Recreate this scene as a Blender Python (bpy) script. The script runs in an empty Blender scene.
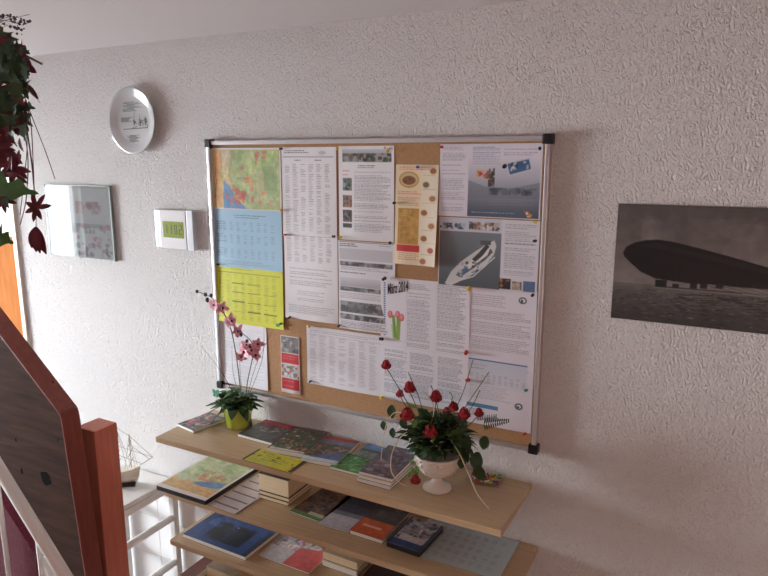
import bpy, bmesh, math, random
import numpy as np
from mathutils import Vector, Matrix
R = random.Random(11)
SC = bpy.context.scene
COL = SC.collection
PI = math.pi

# ------------------------------------------------------------------ camera constants (metres, z = 0 at the top of the notice board)
F_PX, YAW, PITCH = 655.6, -0.4886, 0.1967
CAM = Vector((1.6402, -1.7905, -0.0582))
FWD = Vector((math.sin(YAW)*math.cos(PITCH), math.cos(YAW)*math.cos(PITCH), -math.sin(PITCH)))
RGT = Vector((math.cos(YAW), -math.sin(YAW), 0)); UPV = RGT.cross(FWD)
def ray(x, y): return FWD + RGT*((x-384)/F_PX) + UPV*((288-y)/F_PX)
def on_y(x, y, yy=0.0):
    d = ray(x, y); return CAM + d*((yy-CAM.y)/d.y)
def on_z(x, y, z):
    d = ray(x, y); return CAM + d*((z-CAM.z)/d.z)

# ------------------------------------------------------------------ materials
def lin(c):
    return tuple((v/12.92 if v <= .04045 else ((v+.055)/1.055)**2.4) for v in c)
def rgb(r, g, b): return lin((r/255, g/255, b/255))
def mat(name, col, rough=.6, metal=0, noise=0, nscale=20, bump=0, bscale=80, stretch=(1,1,1), trans=0, coat=0, spec=None, sss=0):
    m = bpy.data.materials.new(name); m.use_nodes = True
    nt = m.node_tree; b = nt.nodes['Principled BSDF']
    b.inputs['Base Color'].default_value = (*col, 1); b.inputs['Roughness'].default_value = rough
    b.inputs['Metallic'].default_value = metal
    if trans: b.inputs['Transmission Weight'].default_value = trans
    if coat: b.inputs['Coat Weight'].default_value = coat
    if spec is not None: b.inputs['Specular IOR Level'].default_value = spec
    tc = nt.nodes.new('ShaderNodeTexCoord'); mp = nt.nodes.new('ShaderNodeMapping')
    mp.inputs['Scale'].default_value = stretch
    nt.links.new(tc.outputs['Object'], mp.inputs['Vector'])
    if noise:
        n = nt.nodes.new('ShaderNodeTexNoise'); n.inputs['Scale'].default_value = nscale; n.inputs['Detail'].default_value = 5
        nt.links.new(mp.outputs[0], n.inputs['Vector'])
        r = nt.nodes.new('ShaderNodeValToRGB')
        r.color_ramp.elements[0].position = .3; r.color_ramp.elements[1].position = .7
        r.color_ramp.elements[0].color = (*[max(0, c*(1-noise)) for c in col], 1)
        r.color_ramp.elements[1].color = (*[min(1, c*(1+noise)) for c in col], 1)
        nt.links.new(n.outputs['Fac'], r.inputs[0]); nt.links.new(r.outputs[0], b.inputs['Base Color'])
    if bump:
        n = nt.nodes.new('ShaderNodeTexNoise'); n.inputs['Scale'].default_value = bscale; n.inputs['Detail'].default_value = 4
        nt.links.new(mp.outputs[0], n.inputs['Vector'])
        bp = nt.nodes.new('ShaderNodeBump'); bp.inputs['Distance'].default_value = bump; bp.inputs['Strength'].default_value = 1
        nt.links.new(n.outputs['Fac'], bp.inputs['Height']); nt.links.new(bp.outputs[0], b.inputs['Normal'])
    return m
def printed(name, rough=.55, coat=0):
    m = bpy.data.materials.new(name); m.use_nodes = True
    nt = m.node_tree; b = nt.nodes['Principled BSDF']; b.inputs['Roughness'].default_value = rough
    if coat: b.inputs['Coat Weight'].default_value = coat; b.inputs['Coat Roughness'].default_value = .08
    a = nt.nodes.new('ShaderNodeVertexColor'); a.layer_name = 'print'
    nt.links.new(a.outputs[0], b.inputs['Base Color'])
    return m
def roughcast():
    m = bpy.data.materials.new('roughcast_plaster'); m.use_nodes = True
    nt = m.node_tree; N = nt.nodes; L = nt.links; b = N['Principled BSDF']
    b.inputs['Roughness'].default_value = .93; b.inputs['Specular IOR Level'].default_value = .2
    b.inputs['Base Color'].default_value = (.78, .755, .745, 1)
    tc = N.new('ShaderNodeTexCoord')
    mp = N.new('ShaderNodeMapping'); mp.inputs['Scale'].default_value = (1, 1, .62); mp.inputs['Rotation'].default_value = (0, .35, 0)
    L.new(tc.outputs['Object'], mp.inputs['Vector'])
    n1 = N.new('ShaderNodeTexNoise'); n1.inputs['Scale'].default_value = 112; n1.inputs['Detail'].default_value = 3; n1.inputs['Distortion'].default_value = .25
    n2 = N.new('ShaderNodeTexNoise'); n2.inputs['Scale'].default_value = 38; n2.inputs['Detail'].default_value = 2
    L.new(mp.outputs[0], n1.inputs['Vector']); L.new(mp.outputs[0], n2.inputs['Vector'])
    # ridge: 1-|2n-1|
    s = N.new('ShaderNodeMath'); s.operation = 'MULTIPLY_ADD'; s.inputs[1].default_value = 2; s.inputs[2].default_value = -1
    a = N.new('ShaderNodeMath'); a.operation = 'ABSOLUTE'
    w = N.new('ShaderNodeMath'); w.operation = 'MULTIPLY_ADD'; w.inputs[1].default_value = -1.8; w.inputs[2].default_value = 1
    L.new(n1.outputs['Fac'], s.inputs[0]); L.new(s.outputs[0], a.inputs[0]); L.new(a.outputs[0], w.inputs[0])
    ad = N.new('ShaderNodeMath'); ad.operation = 'MULTIPLY_ADD'; ad.inputs[1].default_value = .6
    L.new(n2.outputs['Fac'], ad.inputs[0]); L.new(w.outputs[0], ad.inputs[2])
    bp = N.new('ShaderNodeBump'); bp.inputs['Distance'].default_value = BUMP; bp.inputs['Strength'].default_value = 1
    L.new(ad.outputs[0], bp.inputs['Height']); L.new(bp.outputs[0], b.inputs['Normal'])
    return m
BUMP = .0056
def wood(name, c1, c2, axis=(1, 12, 12), scale=6, rough=.45, knots=False):
    m = bpy.data.materials.new(name); m.use_nodes = True
    nt = m.node_tree; N = nt.nodes; L = nt.links; b = N['Principled BSDF']; b.inputs['Roughness'].default_value = rough
    tc = N.new('ShaderNodeTexCoord'); mp = N.new('ShaderNodeMapping'); mp.inputs['Scale'].default_value = axis
    n = N.new('ShaderNodeTexNoise'); n.inputs['Scale'].default_value = scale; n.inputs['Detail'].default_value = 7; n.inputs['Distortion'].default_value = .4
    L.new(tc.outputs['Object'], mp.inputs['Vector']); L.new(mp.outputs[0], n.inputs['Vector'])
    r = N.new('ShaderNodeValToRGB'); r.color_ramp.elements[0].position = .3; r.color_ramp.elements[1].position = .72
    r.color_ramp.elements[0].color = (*c1, 1); r.color_ramp.elements[1].color = (*c2, 1)
    L.new(n.outputs['Fac'], r.inputs[0]); L.new(r.outputs[0], b.inputs['Base Color'])
    return m

M = {}
M['plaster'] = roughcast()
M['smooth'] = mat('smooth_paint', (.80, .76, .75), .9, bump=.0004, bscale=200)
M['warmwall'] = mat('warm_painted_wall', (.30, .17, .14), .9, bump=.0004, bscale=150)
M['shelf'] = wood('beech_laminate', rgb(188, 160, 124), rgb(204, 176, 140), (1.2, 22, 22), 5, .38)
M['stain'] = wood('dark_stained_pine', rgb(50, 30, 23), rgb(76, 48, 35), (1.5, 14, 14), 4, .85); M['stain'].node_tree.nodes['Principled BSDF'].inputs['Specular IOR Level'].default_value = .08
M['redwood'] = wood('red_brown_stained_wood', rgb(126, 56, 46), rgb(144, 70, 56), (14, 14, 1.2), 5, .42)
M['postwood'] = wood('red_brown_post_wood', rgb(196, 106, 86), rgb(214, 124, 100), (14, 14, 1.2), 5, .5)
M['knot'] = mat('dark_knot', rgb(14, 10, 9), .95, spec=.05, noise=.2)
M['pine'] = wood('orange_pine', rgb(176, 108, 56), rgb(194, 126, 72), (12, 12, 1.5), 4, .9); M['pine'].node_tree.nodes['Principled BSDF'].inputs['Specular IOR Level'].default_value = .05
M['cream'] = mat('cream_gloss_paint', rgb(236, 224, 206), .4, bump=.0003)
M['white'] = mat('white_paint', (.82, .82, .8), .45, bump=.0003, bscale=120)
M['plastic_white'] = mat('white_plastic', (.85, .85, .86), .3, bump=.0001)
M['alu'] = mat('brushed_aluminium', (.72, .73, .75), .35, metal=.85, noise=.05, nscale=60, stretch=(1, 20, 20))
M['black'] = mat('black_plastic', (.012, .012, .015), .4, bump=.0001)
M['cork'] = mat('cork', rgb(176, 136, 98), .9, noise=.12, nscale=160, bump=.0006, bscale=300)
M['print'] = printed('printed_paper')
M['gloss'] = printed('glossy_printed_cover', .42, .15)
M['photo'] = printed('matt_photo_print', .5)
M['pages'] = mat('page_edges', (.80, .77, .70), .8, noise=.12, nscale=9, stretch=(1, 1, 90))
M['creampages'] = mat('cream_page_edges', rgb(226, 206, 168), .8, noise=.12, nscale=9, stretch=(1, 1, 90))
M['darkcover'] = mat('dark_card', rgb(38, 40, 48), .5, noise=.1)
M['glass'] = mat('clear_glass', (.99, 1, 1), .02, trans=1); M['glass'].node_tree.nodes['Principled BSDF'].inputs['IOR'].default_value = 1.45
M['carpet'] = mat('maroon_carpet', rgb(112, 44, 62), .95, noise=.2, nscale=120, bump=.002, bscale=260)
M['maroon'] = mat('maroon_painted_panel', rgb(110, 42, 58), .8, noise=.15, nscale=30)
M['ceramic'] = mat('glazed_white_ceramic', (.82, .78, .72), .25, bump=.0006, bscale=90, coat=.3)
M['lime'] = mat('lime_glazed_pot', rgb(178, 188, 74), .25, noise=.06, nscale=8, coat=.4)
M['soil'] = mat('dark_soil', rgb(50, 36, 26), .95, noise=.3, nscale=90, bump=.002)
M['leaf'] = mat('green_leaf', rgb(70, 112, 52), .42, noise=.35, nscale=14)
M['leafdark'] = mat('dark_green_leaf', rgb(54, 80, 48), .5, noise=.4, nscale=14)
M['leafbright'] = mat('fresh_green_leaf', rgb(96, 150, 54), .45, noise=.25, nscale=20)
M['burgundy'] = mat('burgundy_leaf', rgb(104, 30, 48), .5, noise=.35, nscale=30)
M['stem'] = mat('olive_stem', rgb(86, 92, 50), .6, noise=.2)
M['redstem'] = mat('dark_red_stem', rgb(92, 34, 42), .6, noise=.2)
M['pinkpetal'] = mat('dusty_pink_petal', rgb(222, 152, 166), .55, noise=.22, nscale=70)
M['bud'] = mat('dark_plum_bud', rgb(62, 38, 50), .5, noise=.2)
M['rose'] = mat('dried_red_rose', rgb(168, 44, 54), .8, noise=.4, nscale=90)
M['raffia'] = mat('cream_raffia', rgb(222, 208, 170), .7, noise=.1)
M['teal'] = mat('teal_felt', rgb(40, 150, 120), .6, noise=.1)
M['pot_rough'] = mat('embossed_cream_ceramic', (.80, .74, .68), .4, bump=.006, bscale=75)
M['lcd'] = mat('green_lcd', rgb(150, 166, 70), .25, noise=.03)
M['silver'] = mat('silver_plastic', (.55, .56, .58), .35, metal=.4, noise=.04)
M['rig'] = mat('beige_rigging', rgb(176, 156, 136), .8, noise=.15)
M['hull'] = mat('ivory_painted_hull', rgb(232, 228, 212), .45, noise=.05)
for n, c in dict(pin_black=(22,22,30), pin_yellow=(226,196,60), pin_red=(196,40,38), pin_teal=(30,140,130), pin_green=(70,140,60), pin_blue=(50,90,180), pin_white=(225,225,225), pin_orange=(226,130,50)).items():
    M[n] = mat(n, rgb(*c), .3, noise=.02)
def tiles():
    m = mat('glazed_white_tile', (.92, .93, .94), .12, coat=.5)
    return m
M['tile'] = tiles()
M['floor'] = mat('pale_floor_tile', (.42, .36, .33), .3, noise=.06, nscale=4)

# ------------------------------------------------------------------ mesh helpers
def finish(o, smooth=False):
    if smooth:
        for p in o.data.polygons: p.use_smooth = True
    return o
def obj(name, bm, m, parent=None, smooth=False):
    bmesh.ops.recalc_face_normals(bm, faces=bm.faces)
    me = bpy.data.meshes.new(name); bm.to_mesh(me); bm.free()
    o = bpy.data.objects.new(name, me); COL.objects.link(o)
    for k in (m if isinstance(m, (list, tuple)) else [m]): me.materials.append(k)
    if parent: o.parent = parent
    return finish(o, smooth)
def tag(o, label, cat, group=None):
    o['label'] = label; o['category'] = cat
    if group: o['group'] = group
    return o
def thing(name, label, cat, loc=(0,0,0), rz=0, group=None):
    o = bpy.data.objects.new(name, None); COL.objects.link(o); o.empty_display_size = .02
    o.location = loc; o.rotation_euler = (0, 0, rz)
    return tag(o, label, cat, group)
def struct(name, bm, m, parent=None):
    o = obj(name, bm, m, parent)
    if not parent: o['kind'] = 'structure'
    return o
def bx(bm, x0, x1, y0, y1, z0, z1, bev=0, mi=0):
    g = bmesh.ops.create_cube(bm, size=1)
    vs = g['verts']
    for v in vs: v.co = Vector((x0+(x1-x0)*(v.co.x+.5), y0+(y1-y0)*(v.co.y+.5), z0+(z1-z0)*(v.co.z+.5)))
    fs = {f for v in vs for f in v.link_faces}
    for f in fs: f.material_index = mi
    if bev:
        es = {e for v in vs for e in v.link_edges}
        r = bmesh.ops.bevel(bm, geom=list(es), offset=bev, segments=2, affect='EDGES', profile=.6)
        for f in r['faces']: f.material_index = mi
    return bm
def box(*a, bev=0):
    bm = bmesh.new(); return bx(bm, *a, bev=bev)
def tube(bm, pts, r, seg=6, taper=None, mi=0):
    pts = [Vector(p) for p in pts]; rings = []
    for i, p in enumerate(pts):
        d = (pts[min(i+1, len(pts)-1)]-pts[max(i-1, 0)]).normalized()
        a = d.orthogonal().normalized() if i == 0 else (prev - d*prev.dot(d)).normalized()
        prev = a; b = d.cross(a)
        rr = r if taper is None else r + (taper-r)*i/(len(pts)-1)
        rings.append([bm.verts.new(p + (a*math.cos(2*PI*k/seg)+b*math.sin(2*PI*k/seg))*rr) for k in range(seg)])
    for i in range(len(rings)-1):
        for k in range(seg):
            f = bm.faces.new((rings[i][k], rings[i][(k+1)%seg], rings[i+1][(k+1)%seg], rings[i+1][k])); f.material_index = mi
    for rg in (rings[0][::-1], rings[-1]):
        f = bm.faces.new(rg); f.material_index = mi
    return bm
def lathe(bm, prof, seg=40, c=(0,0,0), mi=0):
    rings = []
    for r, z in prof:
        rings.append([bm.verts.new((c[0]+r*math.cos(2*PI*k/seg), c[1]+r*math.sin(2*PI*k/seg), c[2]+z)) for k in range(seg)])
    for i in range(len(rings)-1):
        for k in range(seg):
            f = bm.faces.new((rings[i][k], rings[i][(k+1)%seg], rings[i+1][(k+1)%seg], rings[i+1][k])); f.material_index = mi
    for rg in (rings[0][::-1], rings[-1]):
        f = bm.faces.new(rg); f.material_index = mi
    return bm
def prism(bm, poly, y0, y1, mi=0):   # polygon in x,z extruded along y
    a = [bm.verts.new((p[0], y0, p[1])) for p in poly]; b = [bm.verts.new((p[0], y1, p[1])) for p in poly]
    n = len(poly)
    for f in [bm.faces.new(a), bm.faces.new(b[::-1])] + [bm.faces.new((a[i], b[i], b[(i+1)%n], a[(i+1)%n])) for i in range(n)]:
        f.material_index = mi
    return bm
def curve_pts(p0, p1, p2, n=10):
    p0, p1, p2 = Vector(p0), Vector(p1), Vector(p2)
    return [p0*(1-t)**2 + p1*2*t*(1-t) + p2*t*t for t in [i/n for i in range(n+1)]]
def leaf(bm, base, d, up, L, W, n=6, droop=.3, fold=.25, lobes=0, mi=0):
    base = Vector(base); d = Vector(d).normalized(); up = Vector(up); s = d.cross(up)
    if s.length < 1e-4: s = d.orthogonal()
    s.normalize(); up = s.cross(d).normalized(); rows = []
    for i in range(n+1):
        t = i/n; w = W*.5*math.sin(PI*min(1, t*.93+.05))**.75
        if lobes: w = W*.5*(1.0-t)**.8*(1+.45*math.cos(t*lobes*2*PI)) + .0005
        c = base + d*L*t - up*droop*L*t*t
        rows.append([bm.verts.new(c - s*w + up*fold*w), bm.verts.new(c), bm.verts.new(c + s*w + up*fold*w)])
    for i in range(n):
        for k in range(2):
            f = bm.faces.new((rows[i][k], rows[i][k+1], rows[i+1][k+1], rows[i+1][k])); f.material_index = mi; f.smooth = True
def rv(s=1): return Vector((R.uniform(-1,1), R.uniform(-1,1), R.uniform(-1,1)))*s

# ------------------------------------------------------------------ printed things: a canvas in millimetres painted into a fine mesh
class Canvas:
    def __init__(s, w, h, base=(236,236,240), res=1.5, seed=1):
        s.w, s.h = w, h; s.nx = max(2, int(round(w/res))); s.ny = max(2, int(round(h/res))); s.q = 2
        s.W = s.nx*s.q; s.H = s.ny*s.q
        s.a = np.ones((s.H+s.q, s.W+s.q, 3))*np.array(base)/255
        s.X = (np.arange(s.W+s.q)-.5)/s.W*w; s.Y = (np.arange(s.H+s.q)-.5)/s.H*h
        s.XX, s.YY = np.meshgrid(s.X, s.Y); s.r = np.random.RandomState(seed); s.o = None
    def col(s, mask, c, al=1.0):
        c = np.array(c)/255
        m = mask.astype(float)*al
        s.a = s.a*(1-m[..., None]) + c*m[..., None]
    def rect(s, x0, y0, x1, y1, c, al=1): s.col((s.XX>=x0)&(s.XX<=x1)&(s.YY>=y0)&(s.YY<=y1), c, al)
    def ell(s, cx, cy, rx, ry, c, al=1): s.col(((s.XX-cx)/rx)**2+((s.YY-cy)/ry)**2 <= 1, c, al)
    def poly(s, P, c, al=1):
        ins = np.zeros(s.XX.shape, bool); n = len(P)
        for i in range(n):
            (x1, y1), (x2, y2) = P[i], P[(i+1)%n]
            if y1 == y2: continue
            ins ^= ((s.YY < y1) != (s.YY < y2)) & (s.XX < (x2-x1)*(s.YY-y1)/(y2-y1)+x1)
        s.col(ins, c, al)
    def mottle(s, x0, y0, x1, y1, amp=.1, cells=(5, 12, 30), tint=.5):
        m = ((s.XX>=x0)&(s.XX<=x1)&(s.YY>=y0)&(s.YY<=y1))[..., None]; n = np.zeros(s.XX.shape+(3,))
        for c in cells:
            gw, gh = int(s.w/c)+3, int(s.h/c)+3; g = s.r.uniform(-1, 1, (gh, gw, 1))*(1-tint)+s.r.uniform(-1, 1, (gh, gw, 3))*tint
            u = np.clip(s.XX/c, 0, gw-1.001); v = np.clip(s.YY/c, 0, gh-1.001); i = u.astype(int); j = v.astype(int); a = (u-i)[..., None]; b = (v-j)[..., None]
            n += (g[j, i]*(1-a)*(1-b)+g[j, i+1]*a*(1-b)+g[j+1, i]*(1-a)*b+g[j+1, i+1]*a*b)
        s.a = np.clip(np.where(m, s.a*(1+n*amp)+n*amp*.15, s.a), 0, 1)
    def line(s, x0, y0, x1, y1, t, c, al=1):
        dx, dy = x1-x0, y1-y0; L = dx*dx+dy*dy
        u = np.clip(((s.XX-x0)*dx+(s.YY-y0)*dy)/L, 0, 1)
        s.col(np.hypot(s.XX-x0-u*dx, s.YY-y0-u*dy) < t/2, c, al)
    def text(s, x0, y0, x1, y1, pitch=4, hgt=1.9, c=(70,70,84), al=.62, ragged=.25, para=7, skip=.12):
        y = y0; k = 0
        while y+hgt < y1:
            k += 1
            if s.r.rand() < skip and k > 1: y += pitch; continue
            x = x0; xe = x1-(s.r.rand()*ragged)*(x1-x0) if s.r.rand() < .6 else x1
            while x < xe:
                wl = s.r.uniform(4, 14); e = min(x+wl, xe)
                s.rect(x, y, e, y+hgt, c, al*s.r.uniform(.5, .75)); x = e+s.r.uniform(1.2, 2.4)
            y += pitch
    def table(s, x0, y0, x1, y1, cols, pitch=4.6, c=(80,80,96), al=.6, w=.6):
        cw = (x1-x0)/cols; y = y0
        while y < y1:
            for i in range(cols):
                if s.r.rand() < .85: s.rect(x0+i*cw, y, x0+i*cw+cw*w*s.r.uniform(.6, 1), y+2, c, al*s.r.uniform(.45, .75))
            y += pitch
    def blotch(s, x0, y0, x1, y1, cols, n=30, rmin=2, rmax=9, al=.8):
        m = (s.XX>=x0)&(s.XX<=x1)&(s.YY>=y0)&(s.YY<=y1)
        for _ in range(n):
            cx, cy = s.r.uniform(x0, x1), s.r.uniform(y0, y1); rx, ry = s.r.uniform(rmin, rmax, 2)
            s.col(m & (((s.XX-cx)/rx)**2+((s.YY-cy)/ry)**2 <= 1), cols[s.r.randint(len(cols))], al)
    def grad(s, x0, y0, x1, y1, c0, c1):
        m = ((s.XX>=x0)&(s.XX<=x1)&(s.YY>=y0)&(s.YY<=y1))[..., None]
        t = np.clip((s.YY-y0)/(y1-y0), 0, 1)[..., None]
        s.a = np.where(m, (np.array(c0)*(1-t)+np.array(c1)*t)/255, s.a)
    # photograph positions on the wall turned into millimetres on this sheet
    def at(s, px, py):
        p = on_y(px, py, -.016); return ((p.x-s.o[0])*1000, (s.o[1]-p.z)*1000)
    def prect(s, px0, py0, px1, py1, c, al=1):
        (a, b), (d, e) = s.at(px0, py0), s.at(px1, py1); s.rect(a, b, d, e, c, al)
    def colors(s):
        q = s.q; a = s.a[:(s.ny+1)*q, :(s.nx+1)*q]
        a = a.reshape(s.ny+1, q, s.nx+1, q, 3).mean((1, 3))
        a = np.clip(a, 0, 1)
        return np.where(a <= .04045, a/12.92, ((a+.055)/1.055)**2.4)
def sheet_mesh(name, cv, place, thick=0, m=None, parent=None, side=(.8,.79,.76)):
    """grid of the canvas; place(u,v)->(x,y,z) arrays with u to the right, v down, in metres; thick adds a body behind it along place's third output"""
    nx, ny = cv.nx, cv.ny
    u, v = np.meshgrid(np.linspace(0, cv.w/1000, nx+1), np.linspace(0, cv.h/1000, ny+1))
    P, nrm = place(u, v)
    co = P.reshape(-1, 3); c = cv.colors().reshape(-1, 3); n = len(co)
    i = np.arange(ny)[:, None]*(nx+1)+np.arange(nx)[None]
    faces = np.stack([i, i+nx+1, i+nx+2, i+1], -1).reshape(-1, 4).tolist()
    allco = co.tolist(); cols = c.tolist()
    if thick:
        # rim ring copied (for a clean colour break), lowered ring and bottom
        ring = [k for k in range(nx+1)] + [k*(nx+1)+nx for k in range(1, ny+1)] + [ny*(nx+1)+k for k in range(nx-1, -1, -1)] + [k*(nx+1) for k in range(ny-1, 0, -1)]
        top = [n+k for k in range(len(ring))]; bot = [n+len(ring)+k for k in range(len(ring))]
        nv = np.array(nrm)
        for k in ring: allco.append(co[k].tolist()); cols.append(side)
        for k in ring: allco.append((co[k]-nv*thick).tolist()); cols.append(side)
        m_ = len(ring)
        for k in range(m_): faces.append([top[k], top[(k+1)%m_], bot[(k+1)%m_], bot[k]])
        faces.append(bot)
    me = bpy.data.meshes.new(name); me.from_pydata(allco, [], faces); me.update()
    at = me.color_attributes.new('print', 'FLOAT_COLOR', 'POINT')
    arr = np.ones((len(allco), 4), np.float32); arr[:, :3] = np.array(cols); at.data.foreach_set('color', arr.ravel())
    me.materials.append(m or M['print'])
    if not thick:
        me.polygons.foreach_set('use_smooth', [True]*len(me.polygons))
    o = bpy.data.objects.new(name, me); COL.objects.link(o)
    if parent: o.parent = parent
    return o
SHEETS = {}
def wall_sheet(name, label, cv, x, z, y=-.0155, lift=.004, lean=0, cat='notice', group='notices pinned to the cork board', curl='bottom', thick=0, m=None, rot=0):
    W, H = cv.w/1000, cv.h/1000
    def place(u, v):
        t = v/H; s = u/W
        off = lift*(t**2.2)*(.6+.4*np.sin(s*PI*1.0+.4)) + .0012*np.sin(s*7+x*9)*t
        if curl == 'right': off = off + lift*1.2*s**3*t
        if curl == 'left': off = off + lift*(1-s)**3*t
        uu = u - W/2; vv = v
        X = uu*math.cos(rot)+vv*math.sin(rot); V = -uu*math.sin(rot)+vv*math.cos(rot)
        P = np.stack([X+W/2, -off-.0003, -V], -1)
        return P, (0, -1, 0)
    o = sheet_mesh(name, cv, place, thick, m)
    o.location = (x, y, z)
    return tag(o, label, cat, group)

# ------------------------------------------------------------------ the setting
FL, CE = -2.1, .345
XL, XR, YF = -3.2, 3.3, -3.4
DX0, DX1 = -2.05, -1.165        # the pine door in the back wall
bm = bmesh.new()
bx(bm, DX1, XR, 0, .12, FL, CE); bx(bm, XL, DX0, 0, .12, FL, CE); bx(bm, DX0, DX1, 0, .12, .12, CE)
struct('wall_back', bm, M['plaster'])
WY0, WY1, WZ0, WZ1 = -1.93, -.06, -1.75, -.22
bm = bmesh.new()
bx(bm, XL-.15, XL, WY1, .12, FL, CE); bx(bm, XL-.15, XL, YF, WY0, FL, CE)
bx(bm, XL-.15, XL, WY0, WY1, FL, WZ0); bx(bm, XL-.15, XL, WY0, WY1, WZ1, CE)
struct('wall_left', bm, M['smooth'])
struct('wall_right', box(XR, XR+.1, YF, .12, FL, CE), M['warmwall'])
struct('wall_front', box(XL-.15, XR+.1, YF-.1, YF, FL, CE), M['warmwall'])
struct('ceiling', box(XL-.15, XR+.1, YF-.1, .12, CE, CE+.1), mat('ceiling_paint', (.66, .62, .615), .9, bump=.0004, bscale=200))
struct('floor', box(XL-.15, XR+.1, YF-.1, .12, FL-.1, FL), M['floor'])
# white tile wainscot below the shelf: courses 0.18 m, each tile slightly separate
bm = bmesh.new()
z = -1.372
k = 0
bx(bm, DX1+.06, .72, -.004, 0, FL, z, mi=1)
while z > FL+.01:
    x = DX1+.06
    while x < .70:
        bx(bm, x+.0012, min(x+.357, .72), -.009, -.003, max(z-.1788, FL+.002), z, mi=0); x += .36
    z -= .181
o = struct('trim_1', bm, [M['tile'], mat('grey_grout', (.35, .35, .36), .9, noise=.1)])
# door in the back wall: cream casing, pine leaf with a glass pane
d = bpy.data.objects.new('door_1', None); COL.objects.link(d); d.location = (DX1, 0, FL); d['kind'] = 'structure'
def dl(*a): return (a[0]-DX1, a[1]-DX1, a[2], a[3], a[4]-FL, a[5]-FL)
bm = bmesh.new()
bx(bm, *dl(DX1-.002, DX1+.022, -.012, .10, FL, .12)); bx(bm, *dl(DX0-.022, DX0+.002, -.012, .10, FL, .12)); bx(bm, *dl(DX0-.022, DX1+.022, -.012, .10, .12, .145))
obj('door_casing', bm, M['cream'], d)
bm = bmesh.new()
bx(bm, *dl(DX1-.045, DX1-.003, .06, .10, FL+.01, .118)); bx(bm, *dl(DX0+.003, DX0+.12, .06, .10, FL+.01, .118))
bx(bm, *dl(DX0+.12, DX1-.045, .06, .10, .02, .118)); bx(bm, *dl(DX0+.12, DX1-.045, .06, .10, FL+.01, -.42)); 
obj('door_leaf', bm, M['pine'], d)
obj('door_pane', box(*dl(DX0+.12, DX1-.045, .076, .082, -.42, .02)), mat('frosted_pane', (.9, .86, .86), .5, noise=.03), d)
bm = tube(bmesh.new(), [(DX0+.06-DX1, .02, 1.05), (DX0+.06-DX1, -.03, 1.05), (DX0+.17-DX1, -.035, 1.05)], .009, 10)
obj('door_handle', bm, M['alu'], d)
# window in the left wall
w = bpy.data.objects.new('window_1', None); COL.objects.link(w); w.location = (XL, (WY0+WY1)/2, WZ0); w['kind'] = 'structure'
def wl(x0, x1, y0, y1, z0, z1): return (x0-XL, x1-XL, y0-(WY0+WY1)/2, y1-(WY0+WY1)/2, z0-WZ0, z1-WZ0)
bm = bmesh.new(); t = .04
for a in [(WY0, WY0+t, WZ0, WZ1), (WY1-t, WY1, WZ0, WZ1), (WY0, WY1, WZ0, WZ0+t), (WY0, WY1, WZ1-t, WZ1)]:
    bx(bm, *wl(XL-.1, XL-.05, *a), bev=.003)
obj('window_frame', bm, M['white'], w)
obj('window_sill', box(*wl(XL-.04, XL+.03, WY0-.03, WY1+.02, WZ0-.03, WZ0), bev=.004), M['white'], w)
thin = bpy.data.materials.new('thin_window_glass'); thin.use_nodes = True
nt = thin.node_tree; nt.nodes.remove(nt.nodes['Principled BSDF'])
tb = nt.nodes.new('ShaderNodeBsdfTransparent'); gb = nt.nodes.new('ShaderNodeBsdfGlossy'); gb.inputs['Roughness'].default_value = .01
mx = nt.nodes.new('ShaderNodeMixShader'); mx.inputs[0].default_value = .06
nt.links.new(tb.outputs[0], mx.inputs[1]); nt.links.new(gb.outputs[0], mx.inputs[2]); nt.links.new(mx.outputs[0], nt.nodes['Material Output'].inputs[0])
obj('window_pane', box(*wl(XL-.078, XL-.074, WY0+t, WY1-t, WZ0+t, WZ1-t)), thin, w)

# ------------------------------------------------------------------ notice board
nb = thing('notice_board', 'cork notice board in a silver aluminium frame hanging above the shelves', 'notice board', (.6, 0, -.9))
def nl(x0, x1, y0, y1, z0, z1): return (x0-.6, x1-.6, y0, y1, z0+.9, z1+.9)
obj('cork_panel', box(*nl(.008, 1.192, -.014, -.003, -.892, -.008)), M['cork'], nb)
for a in [(.004, 1.196, -.016, -.002), (.004, 1.196, -.898, -.884)]:
    obj('frame_rail', box(*nl(a[0], a[1], -.025, -.001, a[2], a[3]), bev=.003), M['alu'], nb)
for a in [(.002, .016), (1.184, 1.198)]:
    obj('frame_stile', box(*nl(a[0], a[1], -.0252, -.001, -.89, -.01), bev=.003), M['alu'], nb)
for cx, cz in [(-.004, -.024), (1.176, -.024), (-.004, -.902), (1.176, -.902)]:
    obj('corner_cap', box(*nl(cx, cx+.028, -.03, 0, cz, cz+.028), bev=.004), M['black'], nb)

T = (62, 62, 78)
def mk(px, py, w, h, base=(236,236,240), seed=1, res=1.5, x=None, z=None):
    cv = Canvas(w, h, base, res, seed); cv.o = (x, z); return cv
# regional map
cv = mk(0, 0, 297, 208, (226,216,206), 2, x=.016, z=-.027)
cv.rect(4, 6, 292, 205, (176,192,132)); cv.rect(8, 8, 46, 203, (214,164,104))
cv.blotch(46, 8, 292, 205, [(150,176,112), (196,206,150), (178,190,128), (160,186,128)], 90, 6, 26, .5)
cv.poly([(50,110),(66,118),(84,140),(110,176),(140,196),(150,205),(48,205)], (108,150,196))
cv.blotch(56, 60, 180, 190, [(206,120,98), (214,146,112)], 16, 5, 14, .75); cv.blotch(100, 130, 150, 185, [(206,96,86)], 8, 6, 14, .7)
cv.poly([(46,8),(90,8),(70,90),(96,140),(60,112),(48,70)], (214,200,164), .7)
cv.blotch(190, 10, 240, 60, [(204,118,98)], 6, 4, 13, .7); cv.blotch(200, 140, 270, 190, [(208,140,112)], 7, 5, 12, .6)
cv.mottle(4, 6, 292, 205, .08, (6, 14, 32), .35); cv.rect(225, 60, 280, 140, (120,150,96), .35); cv.line(70, 60, 240, 130, 2, (222,160,80), .7); cv.line(150, 10, 170, 180, 1.6, (210,150,90), .7)
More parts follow.
